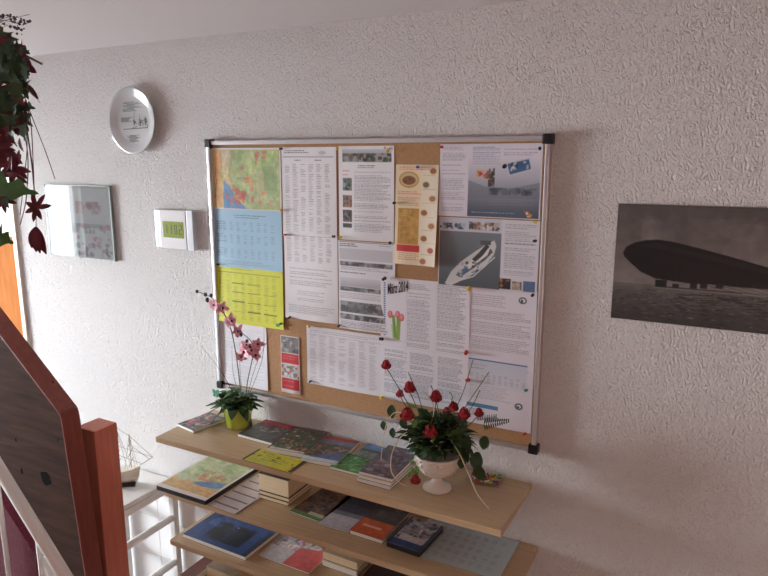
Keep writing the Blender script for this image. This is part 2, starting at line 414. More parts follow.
cv.text(110, 98, 160, 106, 5, 2.4, (60,70,60)); cv.rect(0, 0, 297, 3, (238,236,238))
wall_sheet('map_sheet', 'coloured regional map pinned at the top left of the cork board', cv, .016, -.027, lift=.003)
# pale blue table
cv = mk(0, 0, 297, 208, (160,198,222), 3); cv.text(90, 22, 230, 28, 5, 2.6, (40,50,70), .8)
cv.rect(95, 30, 200, 31.5, (50,60,80), .8)
for yy in (48, 92, 142):
    cv.table(14, yy, 280, yy+30, 9, 5.4, (60,80,110), .6, .55); cv.text(10, yy-2, 56, yy+28, 8, 2.4, (50,66,96))
cv.text(20, 184, 260, 200, 5, 2)
wall_sheet('timetable_sheet', 'pale blue printed timetable sheet below the regional map', cv, .013, -.232, y=-.0162, lift=.003)
cv = mk(0, 0, 297, 212, (214,218,52), 4)
cv.text(70, 14, 200, 20, 6, 2.4, (60,70,20)); cv.rect(10, 28, 285, 30, (96,104,20), .8)
cv.table(14, 36, 285, 195, 8, 5.2, (92,100,30), .55, .6)
for yy in (66, 98, 132, 166):
    for xx in (80, 150, 220): cv.rect(xx-8, yy+R.uniform(-3,3), xx+48, yy+2.2, (70,78,20), .85)
cv.ell(272, 198, 9, 6, (60,150,60))
cv.rect(60, 30, 74, 190, (200,206,60), .5)
wall_sheet('timetable_sheet', 'bright yellow printed timetable sheet below the pale blue one', cv, .011, -.43, y=-.0168, lift=.007)
cv = mk(0, 0, 216, 236, (232,232,238), 5); cv.text(20, 20, 200, 220, 6, 2, T, .25)
wall_sheet('notice_sheet', 'plain white sheet at the lower left of the board behind the orchid', cv, .012, -.642, lift=.003)
# second column
cv = mk(0, 0, 210, 285, seed=6); cv.text(10, 10, 110, 22, 6, 2.8, (40,40,54), .8); cv.rect(6, 30, 200, 31.2, (90,90,100)); cv.ell(158, 18, 14, 6, (180,180,190), .7)
cv.text(50, 40, 76, 45, 5, 2.6, (40,40,50), .9); cv.text(130, 40, 160, 45, 5, 2.6, (40,40,50), .9)
cv.table(12, 54, 198, 272, 6, 5.3, T, .6, .66)
wall_sheet('notice_sheet', 'white sheet of closely printed number columns, topmost in the second column', cv, .317, -.026, lift=.004)
cv = mk(0, 0, 210, 294, seed=7); cv.table(10, 12, 200, 100, 6, 5.2, T, .6, .66); cv.rect(6, 10, 204, 11, (90,90,100))
cv.text(20, 120, 190, 180, 6, 2.2, T, .7); cv.text(50, 196, 160, 230, 6, 2, T, .6); cv.text(14, 246, 196, 274, 6, 2, T, .5)
wall_sheet('notice_sheet', 'white sheet with a table above short centred lines, lower in the second column', cv, .318, -.301, y=-.0163, lift=.007)
# third column
cv = mk(0, 0, 195, 290, seed=8)
cv.rect(14, 14, 186, 48, (150,158,160)); cv.blotch(14, 22, 186, 48, [(70,76,64), (110,100,88), (54,58,60), (170,160,150)], 60, 3, 10, .8); cv.grad(14, 10, 186, 22, (200,206,214), (180,186,190))
cv.blotch(160, 2, 190, 14, [(214,176,70), (120,120,160)], 10, 2, 5)
cv.text(70, 58, 130, 70, 5.5, 2.6, (40,40,54), .8)
for y0, cs in ((98, [(90,110,90), (60,70,60), (150,170,190)]), (150, [(130,84,70), (170,120,100), (90,80,76)]), (196, [(70,60,62), (110,96,90), (50,50,56)])):
    cv.rect(14, y0, 48, y0+38, (120,120,118)); cv.blotch(14, y0, 48, y0+38, cs, 22, 2, 8, .9)
cv.rect(14, 238, 48, 252, (80,76,76)); cv.text(14, 74, 40, 92, 6, 2.4, (180,80,90), .8)
cv.text(56, 78, 184, 272, 4.8, 2, T, .6)
wall_sheet('notice_sheet', 'white sheet with a townscape banner and three small photos down its left side', cv, .536, -.024, lift=.004)
cv = mk(0, 0, 205, 288, (228,228,234), seed=9)
cv.rect(4, 2, 200, 4, (60,60,66)); cv.text(6, 8, 70, 18, 6, 3.6, (24,24,30), .95); cv.text(150, 8, 196, 18, 5, 2.4)
for y0, h in ((66, 14), (148, 14), (196, 36), (238, 18)):
    cv.rect(6, y0, 196, y0+h, (130,130,134)); cv.blotch(6, y0, 196, y0+h, [(80,80,84), (110,110,114), (170,170,172)], 50, 3, 14, .7)
cv.rect(6, 24, 196, 60, (200,200,206)); cv.text(10, 84, 196, 96, 5, 2.2); cv.text(6, 100, 100, 108, 6, 3, (30,30,36), .9); cv.grad(6, 118, 196, 146, (215,215,220), (176,176,182)); cv.text(6, 168, 196, 190, 5, 2, T, .5); cv.text(10, 260, 190, 284, 5, 2, (40,40,46), .8)
wall_sheet('notice_sheet', 'white sheet with grey photo bands below the townscape sheet', cv, .531, -.318, y=-.0162, lift=.005)
# takeaway flyer
cv = mk(0, 0, 140, 297, (232,220,196), seed=10)
cv.rect(2, 2, 84, 294, (238,214,170), .6); cv.ell(44, 44, 33, 24, (196,150,70)); cv.ell(44, 44, 29, 20, (206,186,140)); cv.ell(44, 46, 22, 13, (150,84,50)); cv.blotch(26, 36, 62, 56, [(96,110,50), (176,60,40), (90,50,30)], 16, 2, 6)
cv.text(12, 6, 130, 18, 6, 3.4, (196,60,50), .6); cv.text(8, 78, 84, 106, 6, 3.2, (206,84,72), .75); cv.text(12, 112, 80, 126, 6, 2.2, (80,120,60), .6)
cv.rect(10, 128, 80, 236, (196,150,72)); cv.blotch(12, 132, 78, 232, [(212,170,96), (172,126,52)], 40, 3, 9, .6); cv.text(18, 140, 72, 230, 6, 2, (120,80,30), .35)
cv.rect(8, 238, 84, 258, (200,48,52)); cv.text(14, 262, 84, 288, 6, 2.4, (150,80,60), .6)
for ex, ey, c in ((122,18,(150,84,50)), (100,58,(110,100,70)), (122,98,(166,110,70)), (96,140,(160,100,60)), (122,178,(176,124,80)), (98,216,(150,90,60)), (122,250,(178,80,70)), (98,284,(170,110,80))):
    cv.ell(ex, ey, 13, 11, (224,200,160)); cv.ell(ex, ey, 10, 8, c); cv.text(90, ey+12, 134, ey+18, 5, 1.8, (120,90,80), .5)
wall_sheet('menu_flyer', 'long narrow cream menu flyer with round food pictures in the middle of the board', cv, .7375, -.079, y=-.0165, lift=.012, cat='flyer', curl='right', rot=-.004)
# lake leaflet top right
cv = mk(0, 0, 297, 204, (226,224,234), seed=11, x=.88, z=-.021)
cv.text(8, 10, 78, 196, 4.8, 2, T, .5, skip=.25); cv.text(100, 8, 180, 56, 5, 2.2, (90,90,150), .5); cv.text(190, 14, 286, 32, 5, 2.2, (80,80,140), .5)
cv.grad(88, 92, 294, 202, (190,192,204), (78,86,100)); cv.grad(88, 40, 294, 92, (224,222,232), (190,192,204)); cv.text(100, 8, 180, 60, 5, 2.2, (90,90,150), .4)
cv.poly([(88,100),(140,118),(210,122),(294,104),(294,150),(88,150)], (120,128,140), .6)
cv.poly([(198,52),(262,38),(270,70),(206,88)], (206,210,220)); cv.poly([(201,55),(260,42),(267,68),(209,84)], (74,112,158)); cv.blotch(210, 48, 260, 80, [(190,200,210), (50,60,70), (230,230,235)], 12, 2, 7, .8)
cv.rect(112, 72, 150, 96, (206,186,180)); cv.blotch(112, 72, 148, 96, [(200,60,54), (70,90,160), (210,180,80)], 14, 2, 7, .8); cv.blotch(146, 66, 166, 118, [(60,70,60), (110,110,100), (80,60,50)], 26, 3, 8, .7)
cv.blotch(150, 120, 286, 140, [(60,70,84)], 20, 3, 16, .3); cv.rect(88, 184, 294, 202, (86,104,128), .6)
cv.blotch(252, 182, 276, 198, [(214,70,60), (226,150,60), (240,240,240)], 12, 2, 6, .95); cv.text(100, 188, 240, 196, 6, 3, (214,220,230), .7)
cv.text(150, 150, 280, 172, 7, 2.6, (170,180,190), .4)
wall_sheet('lake_leaflet', 'leaflet with a grey lake view and a tilted snapshot, top right of the board', cv, .8795, -.021, lift=.003, cat='leaflet')
# ship leaflet
cv = mk(0, 0, 297, 202, (222,222,230), seed=12, x=.881, z=-.2285)
cv.rect(2, 62, 190, 200, (96,104,112)); cv.grad(2, 40, 190, 200, (126,134,142), (88,96,102)); cv.grad(0, 0, 190, 40, (206,212,224), (206,212,224))
cv.blotch(2, 16, 82, 34, [(90,120,160), (196,206,214), (70,80,90), (120,110,100)], 26, 3, 9, .8)
cv.rect(92, 10, 184, 34, (190,180,176)); cv.blotch(92, 10, 184, 34, [(60,54,56), (150,110,90), (220,220,220), (80,80,90)], 26, 3, 8, .85)
# the boat: hull, decks, wake
cv.poly([(22,196),(40,160),(70,128),(112,96),(150,70),(170,60),(176,76),(170,100),(148,130),(112,160),(72,184),(44,200)], (214,216,216))
cv.poly([(56,168),(90,138),(126,112),(160,84),(166,94),(142,120),(104,148),(70,174)], (96,98,96))
cv.poly([(84,140),(112,114),(146,84),(156,88),(150,104),(120,128),(94,150)], (232,232,228))
cv.poly([(104,118),(124,98),(146,72),(156,78),(136,106),(114,126)], (70,72,72)); cv.rect(128, 62, 160, 74, (90,92,90)); cv.poly([(60,160),(90,140),(96,150),(66,172)], (90,120,160))
cv.blotch(60, 120, 130, 180, [(60,64,66), (200,204,204), (120,140,160)], 26, 2, 6, .8)
cv.line(30, 198, 110, 168, 3, (226,230,232)); cv.line(110, 168, 172, 108, 3, (226,230,232))
cv.text(200, 12, 288, 60, 5, 2, T, .5); cv.text(200, 64, 288, 72, 6, 3, (40,50,90), .8); cv.text(200, 78, 288, 160, 5, 2, T, .5)
cv.rect(188, 166, 222, 196, (50,44,48)); cv.blotch(188, 166, 222, 196, [(180,120,80), (90,60,50)], 8, 2, 7); cv.rect(226, 172, 254, 196, (170,160,140)); cv.blotch(226, 172, 254, 196, [(110,100,84), (200,190,170)], 8, 2, 7); cv.rect(258, 168, 292, 198, (96,120,160))
wall_sheet('ship_leaflet', 'leaflet with a passenger ship seen from above on dark water, right side of the board', cv, .881, -.2285, y=-.0162, lift=.004, cat='leaflet')
# A3 programme
cv = mk(0, 0, 297, 398, (232,232,240), seed=13, x=.686, z=-.422)
for k in range(24): cv.ell(14, 20+k*7.2, 4, 2.4, (84,120,158), .9)
cv.text(92, 14, 170, 216, 4.8, 2.1, T, .6); cv.text(192, 10, 285, 216, 4.8, 2.1, T, .6)
for xx in (14, 104, 198): cv.text(xx, 232, xx+80, 380, 4.6, 2.1, T, .62)
cv.rect(0, 219, 297, 220, (206,206,216)); cv.rect(88, 6, 89, 390, (214,214,224)); cv.rect(186, 6, 187, 390, (214,214,224))
# tulips in a glass
cv.poly([(36,150),(70,150),(66,196),(44,198)], (196,206,176)); cv.poly([(40,120),(50,118),(58,196),(46,190)], (120,160,70)); cv.poly([(56,120),(72,116),(68,196),(56,196)], (140,170,80))
for ex, ey in ((34,118),(60,116),(74,124)): cv.ell(ex, ey, 9, 12, (214,110,120)); cv.ell(ex-2, ey-2, 5, 8, (230,146,150))
prog = wall_sheet('programme_poster', 'large white programme with tulips and the heading März 2014 on the cork board', cv, .686, -.422, y=-.0172, lift=.003, cat='poster')
tc = bpy.data.curves.new('t', 'FONT'); tc.body = 'März 2014'; tc.size = .036; tc.extrude = .0003; tc.offset = .0003
to = bpy.data.objects.new('t', tc); COL.objects.link(to)
dg = bpy.context.evaluated_depsgraph_get(); me = bpy.data.meshes.new_from_object(to.evaluated_get(dg))
bpy.data.objects.remove(to)
xs = [v.co.x for v in me.vertices]; wx = max(xs)
for v in me.vertices:
    a, b, c = v.co; u = a/wx
    v.co = (.024+u*.072, -.0014-c, -.054+b*1.3+u*.016)
me.materials.clear(); me.materials.append(mat('black_ink', (.02, .02, .035), .6, noise=.02)); me.name = 'heading'
ho = bpy.data.objects.new('heading', me); COL.objects.link(ho); ho.parent = prog; ho['label'] = 'bold black heading März 2014'
# right lower A3
cv = mk(0, 0, 200, 420, (230,228,238), seed=14)
cv.ell(160, 30, 12, 10, (90,104,110)); cv.ell(160, 30, 8, 6, (230,230,236)); cv.ell(158, 32, 4, 5, (80,96,104))
cv.text(10, 24, 110, 60, 6, 2.2, T, .5); cv.text(10, 70, 186, 190, 5, 2.1, T, .55)
cv.rect(2, 218, 182, 223, (88,134,180)); cv.text(10, 230, 70, 244, 5, 2.1); cv.text(150, 232, 186, 240, 5, 2.1)
cv.grad(2, 224, 182, 300, (206,214,228), (222,224,234)); cv.table(10, 262, 186, 292, 10, 5, (90,120,160), .55, .6); cv.text(10, 236, 60, 250, 5, 2.1)
cv.text(10, 300, 140, 340, 6, 2.1, T, .35); cv.ell(162, 344, 12, 10, (80,100,110)); cv.ell(162, 344, 7, 6, (230,230,236)); cv.ell(160, 346, 4, 4, (80,96,104))
cv.rect(2, 356, 100, 368, (96,142,186)); cv.text(8, 374, 60, 400, 6, 2.4, (60,70,90), .7)
for k in range(9): # fir branch drawing
    cv.line(40+k*7, 410-k*2, 40+k*7, 396-k*2, 2, (50,60,66)); cv.line(36+k*7, 404-k*2, 46+k*7, 408-k*2, 1.8, (50,60,66))
wall_sheet('notice_sheet', 'tall white letter sheet with two blue bars at the lower right of the board', cv, .979, -.424, y=-.0157, lift=.005)
# landscape lower-left of centre
cv = mk(0, 0, 293, 203, (230,230,236), seed=15); cv.text(14, 12, 280, 22, 6, 2.4, T, .5); cv.table(12, 30, 282, 186, 7, 5, T, .42, .75); cv.rect(8, 26, 284, 27, (140,140,150))
wall_sheet('notice_sheet', 'landscape white sheet of faint small print, bottom centre left of the board', cv, .4, -.615, y=-.0159, lift=.004)
# hanging card of small pictures
cv = mk(0, 0, 78, 205, (216,214,214), seed=16)
cv.rect(2, 2, 76, 60, (128,126,128)); cv.blotch(2, 2, 76, 60, [(80,80,86), (180,176,176), (110,100,96)], 24, 3, 10, .7)
cv.rect(2, 62, 76, 98, (200,50,56)); cv.text(8, 70, 68, 92, 9, 4, (230,170,160), .6); cv.rect(2, 100, 76, 150, (190,196,196)); cv.blotch(2, 104, 76, 150, [(210,80,80), (90,120,80), (226,226,226), (120,130,140)], 26, 3, 9, .8)
cv.rect(2, 152, 76, 192, (196,44,52)); cv.text(8, 160, 68, 186, 9, 4, (236,180,170), .6)
wall_sheet('picture_card', 'narrow card of grey photos and red bands near the bottom of the cork', cv, .29, -.663, y=-.0165, lift=.004, cat='card', thick=.006)

# push pins
PINS = [((209.5,148),'black','at the top left corner of the regional map'), ((281,148.5),'black','at the top right corner of the regional map'),
 ((336,148),'yellow','between the tops of the second and third columns'), ((387,151),'yellow','at the top right of the townscape sheet'),
 ((281.5,211),'orange','where the map meets the pale blue sheet on its right edge'), ((285,235),'red','at the lower left of the topmost number sheet'),
 ((333.5,237),'black','at the lower right of the topmost number sheet'), ((340,238),'yellow','at the lower left of the townscape sheet'),
 ((389,243),'black','at the lower right of the townscape sheet'), ((393.5,203),'black','on the bare cork edge beside the menu flyer'),
 ((417,167),'blue','at the top of the menu flyer'), ((441.5,147),'red','at the top left of the lake leaflet'), ((538.5,147.5),'black','at the top right of the lake leaflet'),
 ((504,165.5),'black','large one in the middle of the lake leaflet'), ((535.5,222.5),'yellow','at the top right of the ship leaflet'), ((535.5,241.5),'black','on the right edge of the ship leaflet'),
 ((532.5,295),'black','at the top right of the tall letter sheet'), ((384.5,278),'black','at the top left of the large programme'),
 ((468,287.5),'yellow','at the top right of the large programme'), ((382,340),'black','on the left edge of the large programme'),
 ((289,317),'black','at the lower left of the table sheet in the second column'), ((338.5,325.5),'black','under the lower corner of the grey-banded sheet'),
 ((308.5,327.5),'yellow','at the top left of the landscape small-print sheet'), ((310,381.5),'black','at the bottom left of the landscape small-print sheet'),
 ((382.5,398.5),'yellow','at the bottom left of the large programme'), ((465.5,351.5),'red','on the right edge of the large programme, upper of two'),
 ((468.5,381),'red','on the right edge of the large programme, lower of two'), ((526.5,391.5),'teal','near the lower right emblem of the tall letter sheet'),
 ((525,434),'red','at the bottom right of the tall letter sheet'), ((280,324),'green','on the lower right corner of the yellow sheet'),
 ((217,265),'black','where the pale blue and yellow sheets meet at the left')]
bm = bmesh.new()
lathe(bm, [(.0002,0),(.0006,.0),(.0006,.006),(.0048,.0062),(.0052,.0075),(.0033,.009),(.0028,.014),(.0045,.0155),(.0046,.0175),(.003,.0185),(.0002,.0188)], 12)
bmesh.ops.rotate(bm, verts=bm.verts, cent=(0,0,0), matrix=Matrix.Rotation(PI/2, 3, 'X'))
pin_me = {}
for c in ('black','yellow','red','teal','green','orange','blue'):
    me = bpy.data.meshes.new('pushpin'); bm.to_mesh(me); me.materials.append(M['pin_'+c]); pin_me[c] = me
bm.free()
for (px, py), c, where in PINS:
    p = on_y(px, py, -.028)
    o = bpy.data.objects.new('pushpin', pin_me[c]); COL.objects.link(o); o.location = (p.x, -.0155, p.z)
    o.rotation_euler = (R.uniform(-.25,.25), 0, R.uniform(-.3,.3)); s = 1.15 if 'large' in where else .85; o.scale = (s, s, s)
    tag(o, c+' pushpin '+where, 'pushpin', 'pushpins in the notice board')

# ------------------------------------------------------------------ pictures on the wall
# airship photograph
zx0, zz0 = 1.3765, -.175
cv = Canvas(620, 302, (86,84,84), 1.8, 21); cv.o = (zx0, zz0)
A = cv.at
cv.grad(0, 0, 620, 205, (78,73,71), (128,121,118)); cv.blotch(0, 0, 620, 80, [(76,72,72), (112,106,104)], 40, 25, 80, .14); cv.blotch(60, 30, 620, 170, [(128,120,118), (150,142,138)], 30, 20, 70, .12)
yw = A(690, 291)[1]
cv.grad(0, yw-2, 620, 302, (102,98,95), (58,56,56))
for _ in range(420):
    xx, yy = cv.r.uniform(0, 620), cv.r.uniform(yw+4, 302); l = cv.r.uniform(4, 16)
    cv.rect(xx, yy, xx+l, yy+1.6, (30,29,30) if cv.r.rand() < .6 else (140,134,130), .65)
cv.rect(0, yw-6, 620, yw, (112,106,102), .6)
cv.mottle(0, 0, 620, 302, .05, (14, 40), .0); cv.rect(0, 292, 620, 302, (70,68,68), .3)
top = [A(622.5,253), A(626,247), A(634,243), A(645,240.5), A(658,240), A(672,242), A(700,249), A(730,257), A(768,268)]
bot = [A(768,290), A(740,288), A(716,285.5), A(690,284), A(668,281), A(655,279), A(640,272), A(630,263), A(624,257)]
cv.poly(top+[(620, top[-1][1]+75), (620, bot[0][1]+28)]+bot, (20,19,21))
cv.poly([A(634,246), A(655,243), A(680,249), A(720,258), (620, A(768,272)[1]+50), (620, A(768,272)[1]+62), A(720,263), A(680,254), A(650,248)], (36,34,35), .75)
for k in range(7):
    a = A(640+k*5, 250+k*4.5); b = A(768, 272+k*3); cv.line(*a, b[0]+150, b[1]+55, 1.3, (40,38,38), .6)
cv.line(*A(679,243.5), *A(676,282), 1.6, (32,31,32), .7); cv.line(*A(727,257), *A(724,287), 1.6, (32,31,32), .6)
a = A(655,280); b = A(666,289); cv.rect(a[0], a[1], b[0], b[1], (30,29,30)); cv.rect(b[0], b[1]-5, b[0]+170, b[1]-2, (40,38,40)); cv.rect(a[0]-2, b[1]-2, A(768,292)[0], b[1]+1, (150,144,140), .7)
for q in (672, 690, 700, 716, 752, 760):
    a = A(q,284); cv.rect(a[0], a[1], a[0]+16, a[1]+12, (34,32,34))
for _ in range(260):
    t = cv.r.rand(); yy = yw+5+t*55; xx = cv.r.uniform(150-70*t*.3, 620); l = cv.r.uniform(10, 40)
    cv.rect(xx, yy, xx+l, yy+2, (28,27,29), .5*(1-t*.6))
def flat(u, v): return np.stack([u, np.zeros_like(u), -v], -1), (0, -1, 0)
o = sheet_mesh('airship_picture', cv, flat, .006, M['photo'], side=(.12,.11,.11)); o.location = (zx0, -.0075, zz0)
tag(o, 'large black and white photograph of an airship over water on the right wall', 'picture')

# clip-framed picture with clear glass
g = thing('framed_picture', 'glass clip frame with a pale pink and teal print reflecting the window, left wall end', 'picture', (-.717, 0, -.317))
cv = Canvas(384, 290, (206,212,214), 2, 22)
cv.rect(0, 0, 384, 290, (190,200,202)); cv.grad(8, 8, 376, 150, (206,214,216), (186,196,200))
cv.blotch(180, 60, 330, 110, [(150,120,130), (176,140,150), (130,110,124)], 22, 6, 24, .5); cv.rect(120, 150, 330, 166, (120,130,138), .6); cv.blotch(110, 150, 376, 190, [(120,130,136), (170,130,144)], 24, 5, 22, .5)
cv.blotch(150, 200, 376, 284, [(110,120,122), (176,124,140), (196,190,192), (90,100,106)], 60, 4, 16, .6); cv.blotch(10, 120, 170, 284, [(176,188,190), (160,172,176)], 20, 8, 30, .5)
o = sheet_mesh('print_sheet', cv, flat, .004, M['print'], g, side=(.2,.2,.2)); o.location = (-.192, -.0085, .145)
obj('glass_pane', box(-.193, .193, -.0125, -.0105, -.146, .146), M['glass'], g)
obj('edge_strip', bx(bx(box(.193, .199, -.013, 0, -.149, .149), -.199, -.193, -.013, 0, -.149, .149), -.199, .199, -.013, 0, .146, .149), mat('dark_green_glass_edge', rgb(140,156,150), .3, noise=.05), g)
# wall clock / weather station
g = thing('digital_clock', 'small white digital wall clock with a green display between plate and board', 'clock', (-.178, 0, -.32))
obj('case', box(-.095, .095, -.022, 0, -.073, .073, bev=.004), M['silver'], g)
obj('front_plate', box(-.068, .062, -.0245, -.02, -.071, .071, bev=.0015), M['plastic_white'], g)
obj('display', box(-.052, .05, -.0255, -.024, -.03, .03), M['lcd'], g)
bm = bmesh.new()
def seg_digit(bm, x, z, w, h, segs):
    t = .0028; S = {'a':(x,x+w,z+h-t,z+h),'g':(x,x+w,z+h/2-t/2,z+h/2+t/2),'d':(x,x+w,z,z+t),'f':(x,x+t,z+h/2,z+h),'b':(x+w-t,x+w,z+h/2,z+h),'e':(x,x+t,z,z+h/2),'c':(x+w-t,x+w,z,z+h/2)}
    for s in segs: a = S[s]; bx(bm, a[0], a[1], -.0262, -.0254, a[2], a[3])
for k, sg in enumerate(['bc', 'bc', 'abcdef', 'abged']): seg_digit(bm, -.044+k*.023+(.004 if k > 1 else 0), -.016, .013, .034, sg)
obj('digits', bm, mat('dark_lcd_segments', rgb(70,84,30), .5, noise=.02), g)
obj('side_bezel', box(.066, .095, -.0235, -.02, -.073, .073, bev=.001), M['silver'], g)
# round plate
g = thing('wall_plate', 'round glazed plate with a grey line drawing hanging at the top left', 'plate', (-.357, 0, .075))
bm = bmesh.new()
lathe(bm, [(.001,.004),(.07,.004),(.074,.0),(.08,.004),(.118,.020),(.1215,.0225),(.1205,.0245),(.114,.0235),(.088,.0125),(.080,.0105),(.001,.0105)], 64)
bmesh.ops.rotate(bm, verts=bm.verts, cent=(0,0,0), matrix=Matrix.Rotation(PI/2, 3, 'X'))
obj('dish', bm, mat('glazed_grey_white_porcelain', (.56, .58, .59), .16, coat=.6, bump=.0002, bscale=30), g, True)
bm = bmesh.new()
def st(x0, z0, x1, z1, t=.002):
    d = Vector((x1-x0, 0, z1-z0)); n = Vector((-d.z, 0, d.x)).normalized()*t/2
    y = -.0112; P = [Vector((x0,y,z0))-n, Vector((x1,y,z1))-n, Vector((x1,y,z1))+n, Vector((x0,y,z0))+n]
    bm.faces.new([bm.verts.new(p) for p in P])
for k in range(9): x = -.06+R.uniform(0,.03); st(x, .035+k*.004, x+R.uniform(.05,.085), .036+k*.004, .0018)
for k in range(7): st(-.068, .012-k*.0025, -.02+R.uniform(-.01,.02), .012-k*.0025, .0015)
st(-.06,-.03,.068,-.026,.003)
for k in range(26):
    x = R.uniform(-.02,.066); z = R.uniform(-.03,.0)+max(0,.02-abs(x-.04))*.7; st(x, z, x+R.uniform(-.008,.012), z+R.uniform(.004,.016), .0035)
for k in range(10): x = -.045+R.uniform(0,.02); st(x, -.052-k*.0028, x+R.uniform(.04,.085)*(1-k*.05), -.052-k*.0028, .002)
st(.0,.0,.004,.03); st(.03,-.02,.032,.022); 
obj('drawing', bm, mat('grey_green_ink', rgb(84,92,90), .4, noise=.1), g)

# ------------------------------------------------------------------ shelves
def shelf(x0, x1, z, label):
    s = thing('wall_shelf', label, 'shelf', ((x0+x1)/2, 0, z), group='beech wall shelves')
    h = (x1-x0)/2
    obj('board', box(-h, h, -.287, -.0005, -.02, 0, bev=.0025), M['shelf'], s)
    for x in (-h+.12, h-.12):
        bm = bmesh.new(); bx(bm, x-.008, x+.008, -.25, -.001, -.026, -.0195); bx(bm, x-.008, x+.008, -.008, -.001, -.08, -.0195); bx(bm, x-.004, x+.004, -.25, -.243, -.034, -.0195)
        obj('bracket', bm, M['darkcover'], s)
    return z
S1 = shelf(-.055, 1.186, -1.006, 'top beech shelf holding the orchid and the dried rose bowl')
S2 = shelf(-.03, 1.215, -1.203, 'second beech shelf with the map folder and the pale blue sheet')
S3 = shelf(-.02, 1.20, -1.388, 'third beech shelf with the dark blue atlas')
S4 = shelf(-.02, 1.20, -1.572, 'lowest beech shelf, mostly below the picture edge')

def booklet(name, label, cat, x, y, w, d, t, z, cv, rot=0, tilt=0, pages='pages', group='brochures and books on the shelves', cover=.0012, m='gloss', spine=None):
    """x, y = front-left corner of the closed booklet"""
    g = thing(name, label, cat, (x, y, z), math.radians(rot), group)
    if tilt: g.rotation_euler = (math.radians(tilt), 0, math.radians(rot))
    bm = bmesh.new(); bx(bm, .001, w-.001, .001, d-.001, .0008, t-cover)
    obj('page_block', bm, M[pages], g)
    sx, sy = w/(cv.w/1000), d/(cv.h/1000)
    def place(u, v): return np.stack([u*sx, d-v*sy, np.full_like(u, t)], -1), (0, 0, 1)
    sheet_mesh('cover', cv, place, cover, M[m], g, side=tuple(cv.colors()[-1, cv.nx//2]))
    obj('back_cover', box(0, w, 0, d, 0, .0008), M['darkcover'], g)
    if spine: obj('spine', box(-.0012, 0.0008, 0, d, 0, t), M[spine], g)
    return g
def art(w, h, base, cols, seed, n=50, r=(3, 14), al=.75, extra=None):
    cv = Canvas(w*1000, h*1000, base, 2, seed); cv.blotch(0, 0, w*1000, h*1000, cols, n, r[0], r[1], al)
    if n > 28: cv.mottle(0, 0, w*1000, h*1000, .16, (5, 9, 22), .22)
    if extra: extra(cv, w*1000, h*1000)
    cv.mottle(0, 0, w*1000, h*1000, .05 if n > 12 else .02, (5, 10, 24), .2)
    return cv
# top shelf
z = S1
booklet('brochure', 'small brochure with a mixed picture cover left of the orchid pot', 'brochure', -.052, -.186, .095, .14, .011, z,
        art(.105, .165, (120,110,120), [(196,90,90), (70,80,96), (214,170,120), (150,170,200), (60,60,60)], 31, 60), rot=-11)
def ex(cv, w, h): cv.rect(0, 0, w, 34, (196,60,84)); cv.text(20, 8, w-20, 26, 10, 5, (240,220,224), .7); cv.rect(0, h-60, w, h, (60,64,62), .7); cv.text(8, h-52, w-10, h-8, 9, 3, (190,190,186), .5)
booklet('magazine', 'magazine with a red and grey cover right of the orchid pot', 'magazine', .196, -.152, .155, .148, .011, z, art(.155, .148, (110,112,110), [(80,84,84), (170,170,166), (130,60,70), (50,54,52)], 32, 50, extra=ex), rot=-2)
def ex(cv, w, h): cv.rect(0, 0, w, 16, (120,90,90)); cv.rect(0, h-12, w, h, (200,200,196)); cv.rect(0, 0, 5, h, (46,40,44)); cv.rect(w-5, 0, w, h, (50,44,48))
booklet('magazine', 'magazine with red flowers on dark green, second from the orchid pot', 'magazine', .362, -.200, .137, .185, .016, z, art(.137, .185, (70,84,62), [(176,50,56), (196,96,88), (60,90,50), (206,196,180), (40,50,40), (150,130,90)], 33, 120, (2, 8), extra=ex), rot=7)
def ex(cv, w, h): cv.rect(0, h-22, w, h, (196,206,216)); cv.poly([(20,h-20),(60,h-60),(w,h-70),(w,h-22)], (66,96,150), .8); cv.rect(0, 0, w, 24, (176,70,64)); cv.rect(0, 24, w, 50, (110,130,170), .8)
booklet('magazine', 'travel magazine with blue water and brown rocks, left of the green brochure', 'magazine', .497, -.205, .125, .18, .013, z, art(.125, .18, (110,96,80), [(86,70,56), (150,130,104), (60,80,60), (180,170,160)], 34, 60, extra=ex), rot=6)
def ex(cv, w, h): cv.rect(0, 0, w, 8, (60,90,60)); cv.line(10, h-14, w-14, 30, 2, (190,214,150), .8); cv.text(30, h-50, 90, h-20, 9, 3, (190,214,170), .7)
booklet('brochure', 'bright green brochure in the middle of the top shelf', 'brochure', .606, -.205, .122, .105, .009, z, art(.122, .105, (66,130,66), [(84,150,80), (50,110,56), (110,170,100)], 35, 40, extra=ex), rot=0)
def ex(cv, w, h): cv.rect(0, 0, w, 40, (90,130,180)); cv.rect(0, 34, w, 52, (60,80,60)); cv.text(20, 8, 100, 22, 10, 4, (230,236,240), .8)
booklet('brochure', 'brochure with a blue sky landscape cover lying behind the green one', 'brochure', .632, -.098, .15, .088, .010, z, art(.15, .088, (110,120,116), [(120,110,96), (80,100,80), (160,150,150)], 36, 40, extra=ex))
zz = z
for k, (lab, base) in enumerate([('lowest of the stack of pale leaflets left of the white bowl', (220,214,216)), ('middle of the stack of pale leaflets left of the white bowl', (216,206,210)), ('topmost, picture covered, of the leaflet stack left of the white bowl', (96,84,96))]):
    booklet('leaflet', lab, 'leaflets', .722+k*.002, -.235+k*.002, .112, .20, .011, zz, art(.112, .20, base, [base] if k < 2 else [(120,100,110), (70,66,84), (160,150,160), (54,50,60), (140,110,100)], 37+k, 40), rot=-1+k); zz += .0112
def ex(cv, w, h):
    cv.rect(0, 0, 8, h, (52,46,40)); cv.rect(w-12, 0, w, h, (60,48,56)); cv.text(50, h*.3, 150, h*.75, 13, 5, (80,84,20), .7); cv.text(34, 14, 170, 26, 10, 4, (90,94,30), .5)
